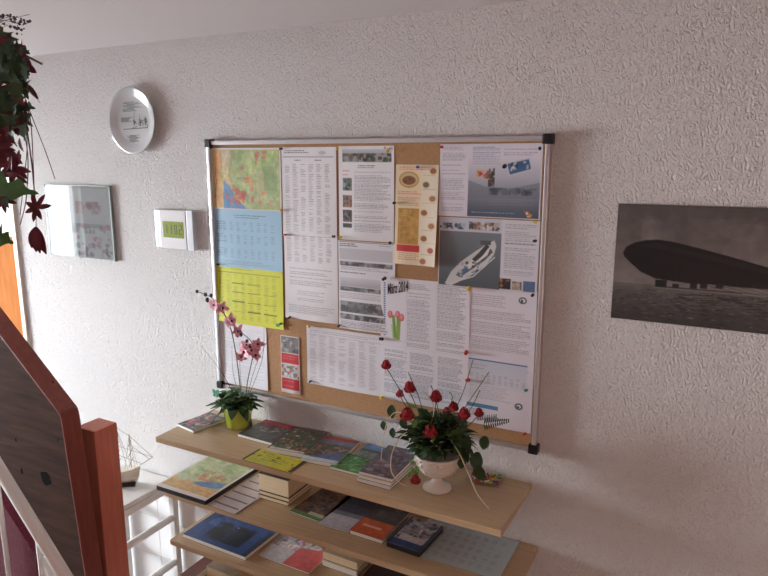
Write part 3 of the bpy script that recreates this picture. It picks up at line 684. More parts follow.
booklet('leaflet', 'yellow leaflet with dark edges lying at the front edge of the top shelf', 'leaflet', .325, -.284, .193, .086, .003, z, art(.193, .086, (200,196,44), [(208,204,60), (186,182,40), (96,98,30)], 40, 26, (2, 9), extra=ex), rot=-1)
# box of coloured pins
g = thing('pin_box', 'small clear box of coloured pins at the right end of the top shelf', 'box', (1.06, -.052, z), .05)
bm = bmesh.new(); bx(bm, -.052, .052, -.034, .034, 0, .002); bx(bm, -.052, .052, -.034, -.032, .002, .02); bx(bm, -.052, .052, .032, .034, .002, .02); bx(bm, -.052, -.05, -.034, .034, .002, .02); bx(bm, .05, .052, -.034, .034, .002, .02)
obj('tray', bm, thin, g)
cs = ['pin_red', 'pin_yellow', 'pin_green', 'pin_blue', 'pin_white', 'pin_orange']
for c in cs:
    bm = bmesh.new()
    for k in range(6):
        p = Vector((R.uniform(-.044,.044), R.uniform(-.027,.027), R.uniform(.006,.014))); q = rv(1).normalized()*.007
        tube(bm, [p-q, p+q], .003, 6)
    o = obj('pin_heap', bm, M[c], g); o['kind'] = 'stuff'; o['label'] = c[4:]+' pins in the box'
# second shelf
z = S2
cvm = Canvas(222, 290, (232,226,222), 1.8, 41)
cvm.rect(6, 4, 216, 272, (190,200,166)); cvm.blotch(8, 6, 214, 180, [(150,176,116), (200,208,158), (186,196,140)], 80, 6, 24, .5)
cvm.blotch(90, 120, 190, 190, [(206,120,98), (214,140,104)], 18, 5, 16, .6); cvm.poly([(92,214),(120,196),(170,180),(206,170),(214,200),(190,216),(130,226)], (112,152,196)); cvm.rect(6, 222, 216, 272, (214,176,124)); cvm.blotch(6, 200, 110, 272, [(214,170,110), (206,190,140)], 20, 8, 26, .6)
cvm.mottle(6, 4, 216, 272, .07, (6, 13, 30), .3)
cvm.line(20, 60, 200, 150, 2, (210,150,90), .7); cvm.line(60, 10, 130, 210, 2, (214,160,96), .7)
booklet('map_folder', 'regional map on a black folder overhanging the left end of the second shelf', 'map', -.062, -.293, .228, .285, .018, z, cvm, rot=0, pages='darkcover', cover=.002, m='print')
def ex(cv, w, h):
    for k in range(6): cv.rect(8, 20+k*42, w-8, 26+k*42, (70,60,72), .85)
    cv.text(8, 32, w-10, h-8, 7, 2.4, (130,110,130), .35)
booklet('leaflet', 'white leaflet with dark bars between the map folder and the cream stack', 'leaflet', .170, -.288, .122, .26, .003, z, art(.122, .26, (220,212,218), [(214,206,214)], 42, 10, extra=ex), rot=-3)
zz = z
for k, (t, lab, pg) in enumerate([(.013, 'lowest thin cream booklet in the stack on the second shelf', 'creampages'), (.013, 'middle thin cream booklet in the stack on the second shelf', 'creampages'), (.062, 'thick topmost cream block with a dark cover in the stack on the second shelf', 'creampages')]):
    booklet('booklet', lab, 'booklet', .288+.003*(k % 2), -.168+.003*k, .125, .135, t, zz, art(.125, .135, (60,50,48), [(60,50,48)], 43+k, 5), rot=0, pages=pg); zz += t+.0003
def ex(cv, w, h): cv.rect(0, h-18, w, h, (96,150,84)); cv.rect(60, h-34, w, h-16, (214,210,170), .9); cv.rect(0, 0, w, 12, (150,120,100))
booklet('brochure', 'brochure with a brown picture and a green lower edge beside the cream stack', 'brochure', .44, -.195, .125, .185, .005, z, art(.125, .185, (110,76,60), [(60,44,40), (120,84,66), (84,60,50), (46,36,34)], 47, 50, extra=ex), rot=-4)
def ex(cv, w, h): cv.rect(0, h*.62, w, h, (190,186,196)); cv.rect(0, h*.5, w, h*.62, (120,126,142)); cv.text(14, h*.68, w-14, h-12, 8, 3, (226,226,232), .5); cv.poly([(0,0),(w,0),(w,h*.3),(0,h*.2)], (50,60,82))
booklet('brochure', 'dark blue and pale grey brochure left of the orange book', 'brochure', .563, -.215, .118, .2, .005, z, art(.118, .2, (66,74,96), [(54,62,84), (90,98,116)], 48, 20, extra=ex), rot=2)
def ex(cv, w, h): cv.rect(0, h*.52, w, h, (206,90,44)); cv.rect(20, h*.7, w-30, h*.76, (236,200,180), .8); cv.rect(0, h*.0, w, h*.52, (74,70,70), .6); cv.text(30, 30, w-20, 70, 10, 4, (150,150,150), .5)
booklet('book', 'book with an orange lower half and black upper half on the second shelf', 'book', .681, -.212, .115, .18, .014, z, art(.115, .18, (60,58,60), [(50,48,50), (110,108,108), (80,74,70)], 49, 30, extra=ex), rot=-1, spine='rose')
def ex(cv, w, h): cv.rect(0, h*.8, w, h, (40,66,116)); cv.rect(0, 0, 7, h, (34,44,74)); cv.rect(w-7, 0, w, h, (34,44,74)); cv.poly([(20,h*.62),(w-12,h*.6),(w-12,h*.8),(20,h*.8)], (206,196,200), .9)
booklet('book', 'dark blue book with a black and white photo cover lying on the pale blue sheet', 'book', .812, -.218, .112, .16, .017, z+.0012, art(.112, .16, (150,146,150), [(40,38,44), (190,186,190), (80,76,80), (30,28,34)], 50, 40, extra=ex), rot=-3, pages='darkcover')
cv = Canvas(297, 208, (196,214,220), 1.5, 51)
for yy in (30, 62, 96, 132, 166):
    cv.table(30, yy, 280, yy+16, 9, 5.2, (70,84,140), .6, .7)
cv.text(14, 12, 200, 20, 7, 3, (80,90,130), .6)
o = sheet_mesh('timetable_sheet', cv, lambda u, v: (np.stack([u, -v, .0002+.0000*u], -1), (0, 0, 1)), .0007, M['print'], side=(.3,.4,.42)); o.location = (.862, -.008, z+.0008)
tag(o, 'pale blue timetable sheet lying flat at the right end of the second shelf', 'notice')
# third shelf
z = S3
def ex(cv, w, h):
    cv.poly([(0,h),(0,h*.55),(60,h*.2),(120,0),(w*.7,0),(w,40),(w,h)], (40,74,130), .8); cv.blotch(70, 80, 230, 190, [(24,28,36), (34,40,44), (30,44,70)], 50, 10, 34, .6); cv.blotch(30, 10, 120, 120, [(90,120,176)], 14, 8, 30, .35); cv.ell(150, 92, 5, 4, (110,150,150)); cv.rect(w-20, 60, w, h, (24,30,34), .6)
booklet('atlas', 'large dark blue picture book on the left of the third shelf', 'book', .012, -.255, .287, .215, .015, z, art(.287, .215, (36,62,110), [(30,50,96), (50,90,150), (24,34,50)], 52, 40, (8, 30), .5, extra=ex), rot=-1)
def ex(cv, w, h): cv.poly([(w*.48,h*.5),(w,h*.35),(w,h),(w*.48,h)], (214,96,96), .95); cv.rect(0, h*.62, w*.48, h, (206,204,206)); cv.poly([(w*.6,h*.12),(w,h*.3),(w,h*.38),(w*.55,h*.24)], (176,40,56))
booklet('magazine', 'white magazine with red and pink fields next to the blue picture book', 'magazine', .320, -.218, .21, .2, .006, z, art(.21, .2, (196,190,192), [(190,90,90), (110,104,120), (214,200,200), (150,70,84)], 53, 60, (3, 10), extra=ex), rot=-1)
zz = z
for k, (t, lab) in enumerate([(.022, 'lower white booklet of the pair on the third shelf'), (.028, 'upper cream booklet of the pair on the third shelf')]):
    booklet('booklet', lab, 'booklet', .540, -.160+.004*k, .135, .14, t, zz, art(.135, .14, (206,190,160), [(210,196,166)], 54+k, 5), rot=-1, pages='creampages' if k else 'pages'); zz += t+.0003
booklet('book', 'dark maroon book right of the booklet pair on the third shelf', 'book', .70, -.20, .2, .17, .02, z, art(.2, .17, (60,24,34), [(70,28,40), (50,20,28)], 57, 12), pages='darkcover')
# lowest shelf
z = S4
booklet('booklet', 'cream booklet with a dark cover on the lowest shelf', 'booklet', .060, -.20, .13, .16, .052, z, art(.13, .16, (190,180,156), [(196,186,160)], 58, 6), pages='creampages')
booklet('book', 'thin reddish brown book at the left end of the lowest shelf', 'book', -.012, -.26, .055, .17, .03, z, art(.11, .17, (120,70,60), [(130,76,66), (106,60,50)], 59, 8), rot=0)

# ------------------------------------------------------------------ orchid
def at(px, py, Y): p = on_y(px, py, Y); return p
oc = Vector((.134, -.075, S1))
g = thing('potted_orchid', 'pink orchid with strappy leaves in a lime green pot on the top shelf', 'plant', oc)
L_ = lambda p: Vector(p)-oc
obj('pot', lathe(bmesh.new(), [(.001,0),(.041,0),(.044,.004),(.052,.070),(.056,.072),(.056,.082),(.052,.083),(.050,.072),(.001,.068)], 40), M['lime'], g, True)
obj('soil', lathe(bmesh.new(), [(.001,.0675),(.043,.0675),(.040,.072),(.001,.074)], 24), M['soil'], g)
bm = bmesh.new()
for k in range(22):
    a = R.uniform(0, 2*PI); el = R.uniform(.1, .8); d = Vector((math.cos(a)*math.cos(el), min(.55, math.sin(a)*math.cos(el)), math.sin(el)))
    if d.y > .3: d.y = .3
    leaf(bm, (math.cos(a)*.02, math.sin(a)*.02, .075), d+rv(.2), (0,0,1)+0*d if False else Vector((0,0,1)), R.uniform(.045, .085), R.uniform(.032, .048), 7, R.uniform(.1, .6))
for d, L, W in [((-1,-.2,.3), .11, .05), ((-.9,-.5,.0), .11, .05), ((.7,.2,.9), .085, .04), ((.75,-.4,.5), .07, .045), ((-.5,-.6,.8), .09, .045), ((.1,-.8,.9), .07, .045), ((.9,.2,-.3), .075, .035)]:
    leaf(bm, (0, 0, .072), d, (0,0,1), L, W, 8, .75)
for v in bm.verts: v.co.y = min(v.co.y, .042)
obj('foliage', bm, M['leafdark'], g)
bm = bmesh.new()
for k in range(60):
    a = R.uniform(0, 2*PI); rr = R.uniform(0, .045); p = Vector((math.cos(a)*rr, math.sin(a)*rr*.7, .08+R.uniform(0, .055)*(1-rr*9)))
    leaf(bm, p, Vector((math.cos(a), math.sin(a)*.8, R.uniform(-.2, .7)))+rv(.3), (0,0,1), R.uniform(.028, .045), R.uniform(.020, .03), 6, .5)
for v in bm.verts: v.co.y = min(v.co.y, .042)
obj('small_leaves', bm, M['leaf'], g)
# flower stems: main arching one to upper left, second one
def sp(pts, Y):
    return [L_(at(x, y, Y[i] if isinstance(Y, (list, tuple)) else Y)) for i, (x, y) in enumerate(pts)]
def smooth_path(P, n=5):
    out = []
    for i in range(len(P)-1):
        p0 = P[max(i-1,0)]; p1 = P[i]; p2 = P[i+1]; p3 = P[min(i+2, len(P)-1)]
        for k in range(n):
            t = k/n; out.append(.5*((2*p1)+(-p0+p2)*t+(2*p0-5*p1+4*p2-p3)*t*t+(-p0+3*p1-3*p2+p3)*t**3))
    out.append(P[-1]); return out
st1 = smooth_path(sp([(241,405),(240,385),(236,355),(231,330),(222,310),(212,298),(196,291)], [-.08,-.085,-.09,-.1,-.11,-.12,-.125]))
obj('flower_stem', tube(bmesh.new(), st1, .0022, 6, .0012), M['stem'], g, True)
st2 = smooth_path(sp([(246,404),(247,385),(251,365),(254,348),(248,338),(238,330),(233,322)], -.09))
obj('flower_stem', tube(bmesh.new(), st2, .002, 6, .001), M['stem'], g, True)
for pts in [[(243,402),(240,370),(240,340)], [(238,402),(220,370),(201,346)], [(246,402),(262,360),(264,326)], [(246,402),(256,365),(272,332)], [(241,402),(233,372),(232,345)], [(240,402),(225,378),(214,352)]]:
    obj('grass_blade', tube(bmesh.new(), smooth_path(sp(pts, [-.08,-.08,-.07])), .0011, 4, .0004), M['redstem'] if pts[-1][0] > 268 or pts[-1][0] < 220 else M['stem'], g)
def blossom(c, size, name='blossom'):
    bm = bmesh.new(); c = Vector(c)
    f = Vector((R.uniform(-.2,.5), -1, R.uniform(-.3,.2))).normalized(); a0 = R.uniform(0, 6)
    s = f.orthogonal().normalized(); t = f.cross(s)
    for k in range(5):
        a = a0+k*2*PI/5; d = s*math.cos(a)+t*math.sin(a)+f*.35
        leaf(bm, c, d, f, size*R.uniform(.8,1.35), size*R.uniform(.6,.95), 5, .25, .15)
    o = obj(name, bm, M['pinkpetal'], g)
    b2 = bmesh.new(); bmesh.ops.create_icosphere(b2, subdivisions=1, radius=size*.2, matrix=Matrix.Translation(c+f*.003)); obj('blossom_centre', b2, M['bud'], o)
for x, y, s, Y in [(214,305,.022,-.12),(223,308,.024,-.12),(232,321,.026,-.11),(228,322,.020,-.11),(238,331,.022,-.10),(244,352,.026,-.095),(252,350,.026,-.095),(247,345,.024,-.1),(258,344,.024,-.09),(256,355,.022,-.09),(241,357,.020,-.1)]:
    blossom(L_(at(x, y, Y)), s)
for x, y, r, Y in [(197,291.5,.0055,-.125),(205.5,294.5,.0065,-.12),(207.5,300,.0075,-.12),(211,295.5,.0065,-.118),(241,335,.0055,-.1),(247,341,.0055,-.1),(250,346,.0065,-.1),(215,302,.004,-.12)]:
    b2 = bmesh.new(); bmesh.ops.create_icosphere(b2, subdivisions=2, radius=r, matrix=Matrix.Translation(L_(at(x, y, Y)))@Matrix.Diagonal((1,1,1.2,1)))
    obj('bud', b2, M['bud'], g, True)
# felt butterfly on a stick
p = L_(at(216, 394, -.13)); bm = bmesh.new()
for sx in (-1, 1):
    leaf(bm, p, (sx*.8, 0, .9), (0,-1,0), .022, .016, 4, 0, .1); leaf(bm, p, (sx*.8, 0, -.5), (0,-1,0), .016, .013, 4, 0, .1)
obj('felt_butterfly', bm, M['teal'], g); obj('stick', tube(bmesh.new(), [p, p*.5+Vector((-.02,-.03,.045)), Vector((-.03,-.02,.07))], .001, 4), M['raffia'], g)

# ------------------------------------------------------------------ dried rose bowl
bc = Vector((.948, -.158, S1))
g = thing('rose_arrangement', 'dried red roses and ivy in a footed white bowl on the top shelf', 'flower arrangement', bc)
L_ = lambda p: Vector(p)-bc
bm = lathe(bmesh.new(), [(.001,0),(.042,0),(.044,.004),(.039,.011),(.020,.020),(.015,.028),(.016,.036),(.034,.046),(.053,.060),(.062,.080),(.066,.100),(.071,.112),(.068,.114),(.061,.102),(.056,.086),(.001,.078)], 56)
obj('bowl', bm, M['ceramic'], g, True)
bm = bmesh.new()
for k in range(110):  # embossed flowers on the bowl
    a = R.uniform(0, 2*PI); t = R.uniform(.46, .9); zz = .05+.05*(t-.4)/.5; zz += .004; r = .042+(.0665-.042)*min(1, (zz-.054)/.05)**.6+.001
    bmesh.ops.create_icosphere(bm, subdivisions=1, radius=R.uniform(.0032,.0058), matrix=Matrix.Translation((math.cos(a)*r, math.sin(a)*r, zz)))
obj('relief', bm, M['ceramic'], g, True)
bm = bmesh.new()
for k in range(230):
    a = R.uniform(0, 2*PI); el = R.uniform(.0, 1.4); rr = R.uniform(.02, .088)
    d = Vector((math.cos(a)*math.cos(el), math.sin(a)*math.cos(el), math.sin(el)))
    p = Vector((0, 0, .132))+Vector((d.x*1.1, d.y*.75, d.z*.85))*rr; d.z = d.z*.8+.25
    leaf(bm, p, d+rv(.5), (0,0,1)+rv(.4) if False else Vector((0,0,1))+rv(.4), R.uniform(.03, .052), R.uniform(.022, .036), 6, R.uniform(.2,.8), .3, lobes=R.choice([0,0,2]))
for x, y, s in [(392,405,.03),(383,421,.022),(393,428,.022),(402,418,.026),(463,455,.03),(478,452,.04),(470,440,.045),(486,436,.03),(460,430,.04),(476,465,.036)]:
    p = L_(at(x, y, -.16)); leaf(bm, p, Vector((R.uniform(-.6,.6), -.3, -.8)), (0,-1,.2), s*1.3, s, 6, .2, .2, lobes=0)
obj('foliage', bm, M['leafdark'], g)
bm = bmesh.new()
for k in range(16):
    p = L_(at(421-k*.5+R.uniform(-3,3), 440+k*2.1, -.2)); leaf(bm, p, (R.uniform(-.8,.6), -.4, -.6), (0,-1,.2), .018, .010, 4, .2, .2)
for k in range(10):
    p = L_(at(R.uniform(398,445), R.uniform(405,450), -.2)); leaf(bm, p, rv(1)+Vector((0,-.5,.3)), (0,0,1), .032, .018, 5, .3, .2)
obj('green_fern', bm, M['leafbright'], g)
def rose(px, py, Y, r, stem_to=None):
    c = L_(at(px, py, Y)); bm = bmesh.new()
    for ring, (n, rr, up) in enumerate([(3, .35, .55), (5, .65, .35), (6, .9, .05), (7, 1.0, -.3)]):
        for k in range(n):
            a = k*2*PI/n+ring*.6+R.uniform(-.2,.2); d = Vector((math.cos(a), math.sin(a), 0))
            leaf(bm, c+d*r*rr*.4+Vector((0,0,r*(up-.5))), Vector((d.x*.55, d.y*.55, 1.0)), d*-1+Vector((0,0,.1)), r*1.15, r*1.1, 5, -.35 if ring < 3 else .1, -.45)
    bmesh.ops.create_icosphere(bm, subdivisions=2, radius=r*.86, matrix=Matrix.Translation(c+Vector((0,0,-.05*r)))@Matrix.Diagonal((1,1,.85,1)))
    for v in bm.verts: v.co += rv(r*.11)
    for f in bm.faces: f.smooth = False
    o = obj('rose_head', bm, M['rose'], g)
    e = Vector((R.uniform(-.02,.02), R.uniform(-.02,.01), .10)) if stem_to is None else stem_to
    obj('stem', tube(bmesh.new(), curve_pts(c-Vector((0,0,r*.5)), (c+e)*.5+Vector((0,0,.005)), e, 8), .0014, 5), M['stem'], o)
for a in [(386,365,-.16,.0135),(409.5,388,-.17,.0165),(400,394,-.15,.011),(436,397,-.15,.0165),(407,415,-.21,.0185),(430,432,-.22,.0175),(453.5,407,-.14,.014),(464,414,-.17,.0165),(479,413,-.14,.012),(447,412,-.12,.012)]:
    rose(*a)
# fallen rose
rose(415.5, 480, -.237, .0135, L_(at(419, 470, -.23)))
def strand(pts, Ys, r=.0013, m='raffia', name='raffia_strand'):
    P = smooth_path([L_(at(x, y, Y)) for (x, y), Y in zip(pts, Ys)]); obj(name, tube(bmesh.new(), P, r, 5), M[m], g, True)
strand([(420,430),(405,433),(393,450),(391,470),(398,481),(406,486)], [-.17,-.22,-.25,-.26,-.26,-.26], .0015)
strand([(414,420),(398,412),(388,420),(383,440),(381,460)], [-.17,-.18,-.17,-.16,-.155], .0014)
strand([(448,436),(460,455),(470,478),(478,495),(489,509)], [-.18,-.21,-.225,-.235,-.24], .0018)
strand([(425,440),(434,410),(425,392)], [-.17,-.17,-.16], .0016)
for pts in [[(445,430),(462,395),(473,360)], [(450,430),(470,400),(489,372)], [(425,420),(418,395),(408,372)], [(440,420),(436,400),(431,385)], [(440,430),(452,400),(449,392)], [(455,430),(470,410),(480,390)]]:
    strand(pts, [-.15,-.14,-.12], .0012, 'stem', 'grass_blade')
bm = bmesh.new()
for k in range(12):  # dark fern frond to the right
    x, y = 484+k*2.2, 424-k*.3
    p = L_(at(x, y, -.13))
    for s in (-1, 1): leaf(bm, p, (.3, 0, s), (0,-1,0), .020*(1-k/16), .005, 3, 0, .1)
obj('fern_frond', bm, M['leafdark'], g)

# ------------------------------------------------------------------ side table with ship model
TZ = -1.345
g = thing('side_table', 'small white side table with ladder-like end rails against the tiled wall', 'table', (-.42, -.22, FL))
def tl(x0, x1, y0, y1, z0, z1): return (x0+.42, x1+.42, y0+.22, y1+.22, z0-FL, z1-FL)
obj('table_top', box(*tl(-.575, -.283, -.46, -.012, TZ-.018, TZ), bev=.003), M['white'], g)
obj('apron', bx(bx(box(*tl(-.562, -.286, -.44, -.02, TZ-.052, TZ-.022)), *tl(-.57, -.29, -.45, -.44, TZ-.05, TZ-.022)), *tl(-.57, -.565, -.44, -.02, TZ-.05, TZ-.022)), M['white'], g)
for lx, ly in ((-.268, -.030), (-.268, -.435), (-.57, -.030), (-.57, -.435)):
    obj('leg', box(*tl(lx-.013, lx+.013, ly-.013, ly+.013, FL, TZ-.02), bev=.003), M['white'], g)
for lx in (-.268, -.57):
    for zz in (-1.50, -1.70, -1.90):
        obj('rung', tube(bmesh.new(), [(lx+.42, -.435+.22, zz-FL), (lx+.42, -.03+.22, zz-FL)], .0145, 10), M['white'], g, True)
sc = Vector((-.425, -.15, TZ))
g = thing('ship_model', 'small model sailing ship with ivory hull on the white side table', 'model ship', sc, math.radians(38)); g.scale = (1.3, 1.3, 1.3)
bm = bmesh.new(); rows = []
for i in range(9):
    t = i/8; x = -.062+.124*t; w = .020*math.sin(PI*min(1, .12+t*.86))**.6; zt = .052+.010*(2*t-1)**2; rows.append([bm.verts.new(p) for p in [(x,-w,zt),(x*.9,-w*.75,.024),(x*.8,-w*.35,.010),(x*.8,w*.35,.010),(x*.9,w*.75,.024),(x,w,zt)]])
for i in range(8):
    for k in range(6): bm.faces.new((rows[i][k], rows[i+1][k], rows[i+1][(k+1)%6], rows[i][(k+1)%6]))
bm.faces.new(rows[0]); bm.faces.new(rows[-1][::-1])
obj('hull', bm, M['hull'], g)
obj('stand', box(-.045, .045, -.015, .015, 0, .011, bev=.002), M['black'], g)
for mx, mh in ((-.038, .17), (0, .20), (.036, .165)):
    mo = obj('mast', tube(bmesh.new(), [(mx, 0, .04), (mx, 0, mh)], .0013, 6), M['rig'], g)
    bm = bmesh.new()
    for zz, ww in ((.075, .034), (.105, .028), (.135, .021), (.155, .014)):
        if zz < mh-.01: tube(bm, [(mx, -ww, zz), (mx, ww, zz)], .0010, 5)
    obj('yards', bm, M['rig'], mo)
bm = bmesh.new()
tube(bm, [(.055, 0, .058), (.10, 0, .085)], .0012, 5)
for a, b in [((.10,0,.085),(.036,0,.16)), ((.09,0,.08),(.036,0,.13)), ((.036,0,.16),(0,0,.19)), ((0,0,.2),(-.038,0,.165)), ((-.038,0,.17),(-.064,0,.058)), ((0,0,.19),(.03,.02,.055)), ((0,0,.19),(.03,-.02,.055)), ((0,0,.19),(-.02,-.02,.055)), ((0,0,.19),(-.02,.02,.055)), ((.036,0,.16),(.05,-.015,.056)), ((.036,0,.16),(.02,-.02,.056)), ((-.038,0,.165),(-.05,-.015,.058)), ((-.038,0,.165),(-.02,-.02,.055)), ((.036,0,.16),(.05,.015,.056)), ((-.038,0,.165),(-.05,.015,.058)), ((0,0,.13),(.1,0,.085)), ((0,0,.1),(.07,0,.065))]:
    tube(bm, [a, b], .0007, 4)
obj('rigging', bm, M['rig'], g)

# ------------------------------------------------------------------ staircase woodwork
a1 = on_y(56, 410, -.6); a2 = on_y(61, 420, -.6); a3 = on_y(85, 576, -.6); a0 = on_y(0, 336, -.6)
sl = (a1.z-a0.z)/(a1.x-a0.x)
xe = -.80; ze = a1.z+sl*(xe-a1.x); xb = a3.x+(a3.x-a2.x)/(a3.z-a2.z)*(-1.75-a3.z)
poly = [(a1.x, a1.z), ((a1.x+a2.x)/2+.004, (a1.z+a2.z)/2+.004), (a2.x, a2.z), (a3.x, a3.z), (xb, -1.75), (xb-.02, FL), (xe, FL), (xe, ze)]
ox, oz = xb-.3, FL
g = thing('stair_balustrade', 'dark wooden stair balustrade board with a sloping top edge at the lower left', 'balustrade', (ox, -.57, FL))
obj('panel', prism(bmesh.new(), [(x-ox, z-oz) for x, z in poly], -.03, .03), M['stain'], g)
# reddish edging strip on the top and end edge
def strip(pl, t):
    bm = bmesh.new(); 
    for (x0, z0), (x1, z1) in zip(pl[:-1], pl[1:]):
        n = Vector((z1-z0, 0, -(x1-x0))).normalized()*t
        if n.x < 0: n = -n
        q = [(x0, z0), (x1, z1), (x1+n.x, z1+n.z), (x0+n.x, z0+n.z)]
        prism(bm, [(x-ox, z-oz) for x, z in q], -.0305, .0305)
    return bm
obj('edge_strip', strip([poly[7], poly[0], poly[1], poly[2], poly[3], poly[4]], .004), M['redwood'], g)
for px, py, rx, rz in ((46, 478, .027, .025), (22, 471, .006, .012), (53, 382, .004, .004), (16, 440, .004, .008), (58, 440, .003, .004), (38, 520, .005, .010)):
    p = on_y(px, py, -.6); bm = bmesh.new()
    bm.faces.new([bm.verts.new((p.x-ox+rx*math.cos(k*PI/8)*R.uniform(.75,1.15), -.0304, p.z-oz+rz*math.sin(k*PI/8)*R.uniform(.75,1.15))) for k in range(16)])
    obj('wood_knot', bm, M['knot'], g)
g = tag(obj('newel_post', box(-.045, .045, -.045, .045, 0, -.925-FL, bev=.004), M['postwood']), 'square red-brown wooden newel post beside the dark balustrade board', 'post')
p = on_z(94, 432, -.925); g.location = (p.x-.045, p.y+.045, FL); NP = p
# white hand rail with balusters and carpeted side, nearer to the viewer
RY = -1.0
r0 = on_y(0, 470, RY); r1 = on_y(65, 576, RY); dd = (r1-r0).normalized()
A0 = r0-dd*.35; A1 = r1+dd*.45
g = thing('stair_railing', 'white metal stair railing running down across the lower left corner', 'railing', (r1.x, RY, FL))
G0 = Vector((r1.x, RY, FL))
obj('hand_rail', tube(bmesh.new(), [A0-G0, A1-G0], .0135, 14), M['white'], g, True)
for px, py in ((38.5, 545), (2, 520)):
    p = on_y(px, py, RY); t = (p.x-r0.x)/(r1.x-r0.x); zt = r0.z+(r1.z-r0.z)*t
    obj('baluster', tube(bmesh.new(), [Vector((p.x, RY, zt))-G0, Vector((p.x, RY, FL))-G0], .0055, 8), M['white'], g, True)
for k in (1, 2, 3):
    x = r1.x+k*.115; zt = r0.z+(r1.z-r0.z)*(x-r0.x)/(r1.x-r0.x)
    if x < A1.x: obj('baluster', tube(bmesh.new(), [Vector((x, RY, zt))-G0, Vector((x, RY, FL))-G0], .0055, 8), M['white'], g, True)
# carpeted half wall behind the rail
q0 = on_y(-30, 440, RY+.03); q1 = on_y(42, 553, RY+.03); q2 = on_y(25, 576, RY+.03)
bm = prism(bmesh.new(), [(q0.x-.25, q0.z+.02), (q0.x, q0.z), (q1.x, q1.z), (q1.x-.003, q1.z-.015), (q1.x, FL), (q0.x-.25, FL)], RY+.015, RY+.045)
tag(obj('carpeted_stair_side', bm, M['carpet']), 'maroon carpeted stair side behind the white railing at the lower left', 'stair side')
bm = prism(bmesh.new(), [(q1.x+.006, q1.z-.004), (q1.x+.12, q1.z-.13), (q1.x+.12, FL), (q1.x+.008, FL)], RY+.018, RY+.042)
tag(obj('white_stair_string', bm, M['white']), 'white stair string at the bottom edge beside the maroon carpet', 'stair string')

# ------------------------------------------------------------------ hanging plant, upper left
D = 1.62
def hp(px, py, t=D): return CAM + ray(px, py)*t
hc = hp(-42, 30)
HB = Vector((hc.x, hc.y, hc.z-.02))
g = thing('hanging_plant', 'hanging basket with trailing ivy and burgundy leaves at the upper left', 'plant', HB)
L_ = lambda p: Vector(p)-HB
obj('basket', lathe(bmesh.new(), [(.001,-.07),(.05,-.068),(.075,-.03),(.082,.01),(.078,.012),(.07,-.02),(.001,-.03)], 28), M['darkcover'], g, True)
bm = bmesh.new()
for k in range(3):
    a = k*2*PI/3; tube(bm, [(.08*math.cos(a), .08*math.sin(a), .01), (0, 0, CE-HB.z-.02)], .0012, 4)
obj('chain', bm, M['black'], g)
obj('hook', tube(bmesh.new(), [(0, 0, CE-HB.z), (0, 0, CE-HB.z-.03)], .003, 6), M['black'], g)
bm = bmesh.new(); bm2 = bmesh.new()
for k in range(300):
    px = R.uniform(-60, 29); py = R.uniform(36, 126)
    lim = 14 if py < 45 else (25 if py < 60 else (29 if py < 85 else (22 if py < 100 else 26)))
    if px > lim: px -= 16
    p = L_(hp(px, py, D+R.uniform(-.07,.07)))
    (leaf(bm, p, Vector((R.uniform(-.4,.8), R.uniform(-.5,.2), R.uniform(-1,.3))), Vector((.3,-1,.3))+rv(.4), R.uniform(.03,.05), R.uniform(.03,.042), 7, .2, .2, lobes=2) if R.random() < .72 else
     leaf(bm2, p, Vector((R.uniform(-.4,.8), R.uniform(-.5,.2), R.uniform(-1,.3))), Vector((.3,-1,.3))+rv(.4), R.uniform(.03,.045), R.uniform(.014,.02), 5, .2, .2))
for k in range(34):
    leaf(bm2, L_(hp(R.uniform(-12, 20), R.uniform(120, 180), D+R.uniform(-.04,.04))), RGT*R.uniform(-1,1)+UPV*R.uniform(-1,.3), (0,-1,0), .034, .015, 5, .2, .3)
for px, py, s, d in [(2, 186, .05, (.2,-.2,.9)), (0, 232, .03, (.3,-.2,.2)), (12, 60, .05, (1,0,-.1)), (10, 92, .05, (1,0,.1)), (14, 76, .045, (1,0,-.1)), (15, 106, .04, (1,0,-.3)), (4,195,.04,(.5,-.2,-.6))]:
    leaf(bm, L_(hp(px, py)), d, (.2,-1,.4), s, s*.85, 8, .1, .2, lobes=2)
obj('ivy_leaves', bm, M['leafdark'], g)
bm = bmesh.new(); leaf(bm, L_(hp(-3, 189, D-.06)), RGT-UPV*.05, UPV*.5-FWD, .095, .075, 9, .12, .15, lobes=2); leaf(bm, L_(hp(-4, 236, D-.06)), RGT-UPV*.4, UPV*.3-FWD, .045, .05, 8, .1, .2, lobes=2)
lf = obj('large_leaf', bm, M['leaf'], g); obj('burgundy_leaves', bm2, M['burgundy'], g)
def star(px, py, s, n=6, droop=False):
    bm = bmesh.new(); c = L_(hp(px, py))
    for k in range(n):
        a = R.uniform(-.3,.3)+k*2*PI/n
        d = RGT*math.cos(a)+UPV*math.sin(a)-FWD*.3
        if droop: d = UPV*-1+RGT*R.uniform(-.4,.55)+FWD*R.uniform(-.2,.2)
        leaf(bm, c, d, -FWD, s*R.uniform(.8,1.15), s*.36, 5, .15, .35)
    obj('burgundy_flower', bm, M['burgundy'], g)
star(37, 208, .036, 7); star(36, 227, .062, 6, True); star(8, 130, .035, 7); star(15, 168, .045, 7); star(2, 150, .04, 7); star(20, 178, .03, 5, True); star(4, 200, .035, 6); star(24, 122, .03, 5, True)
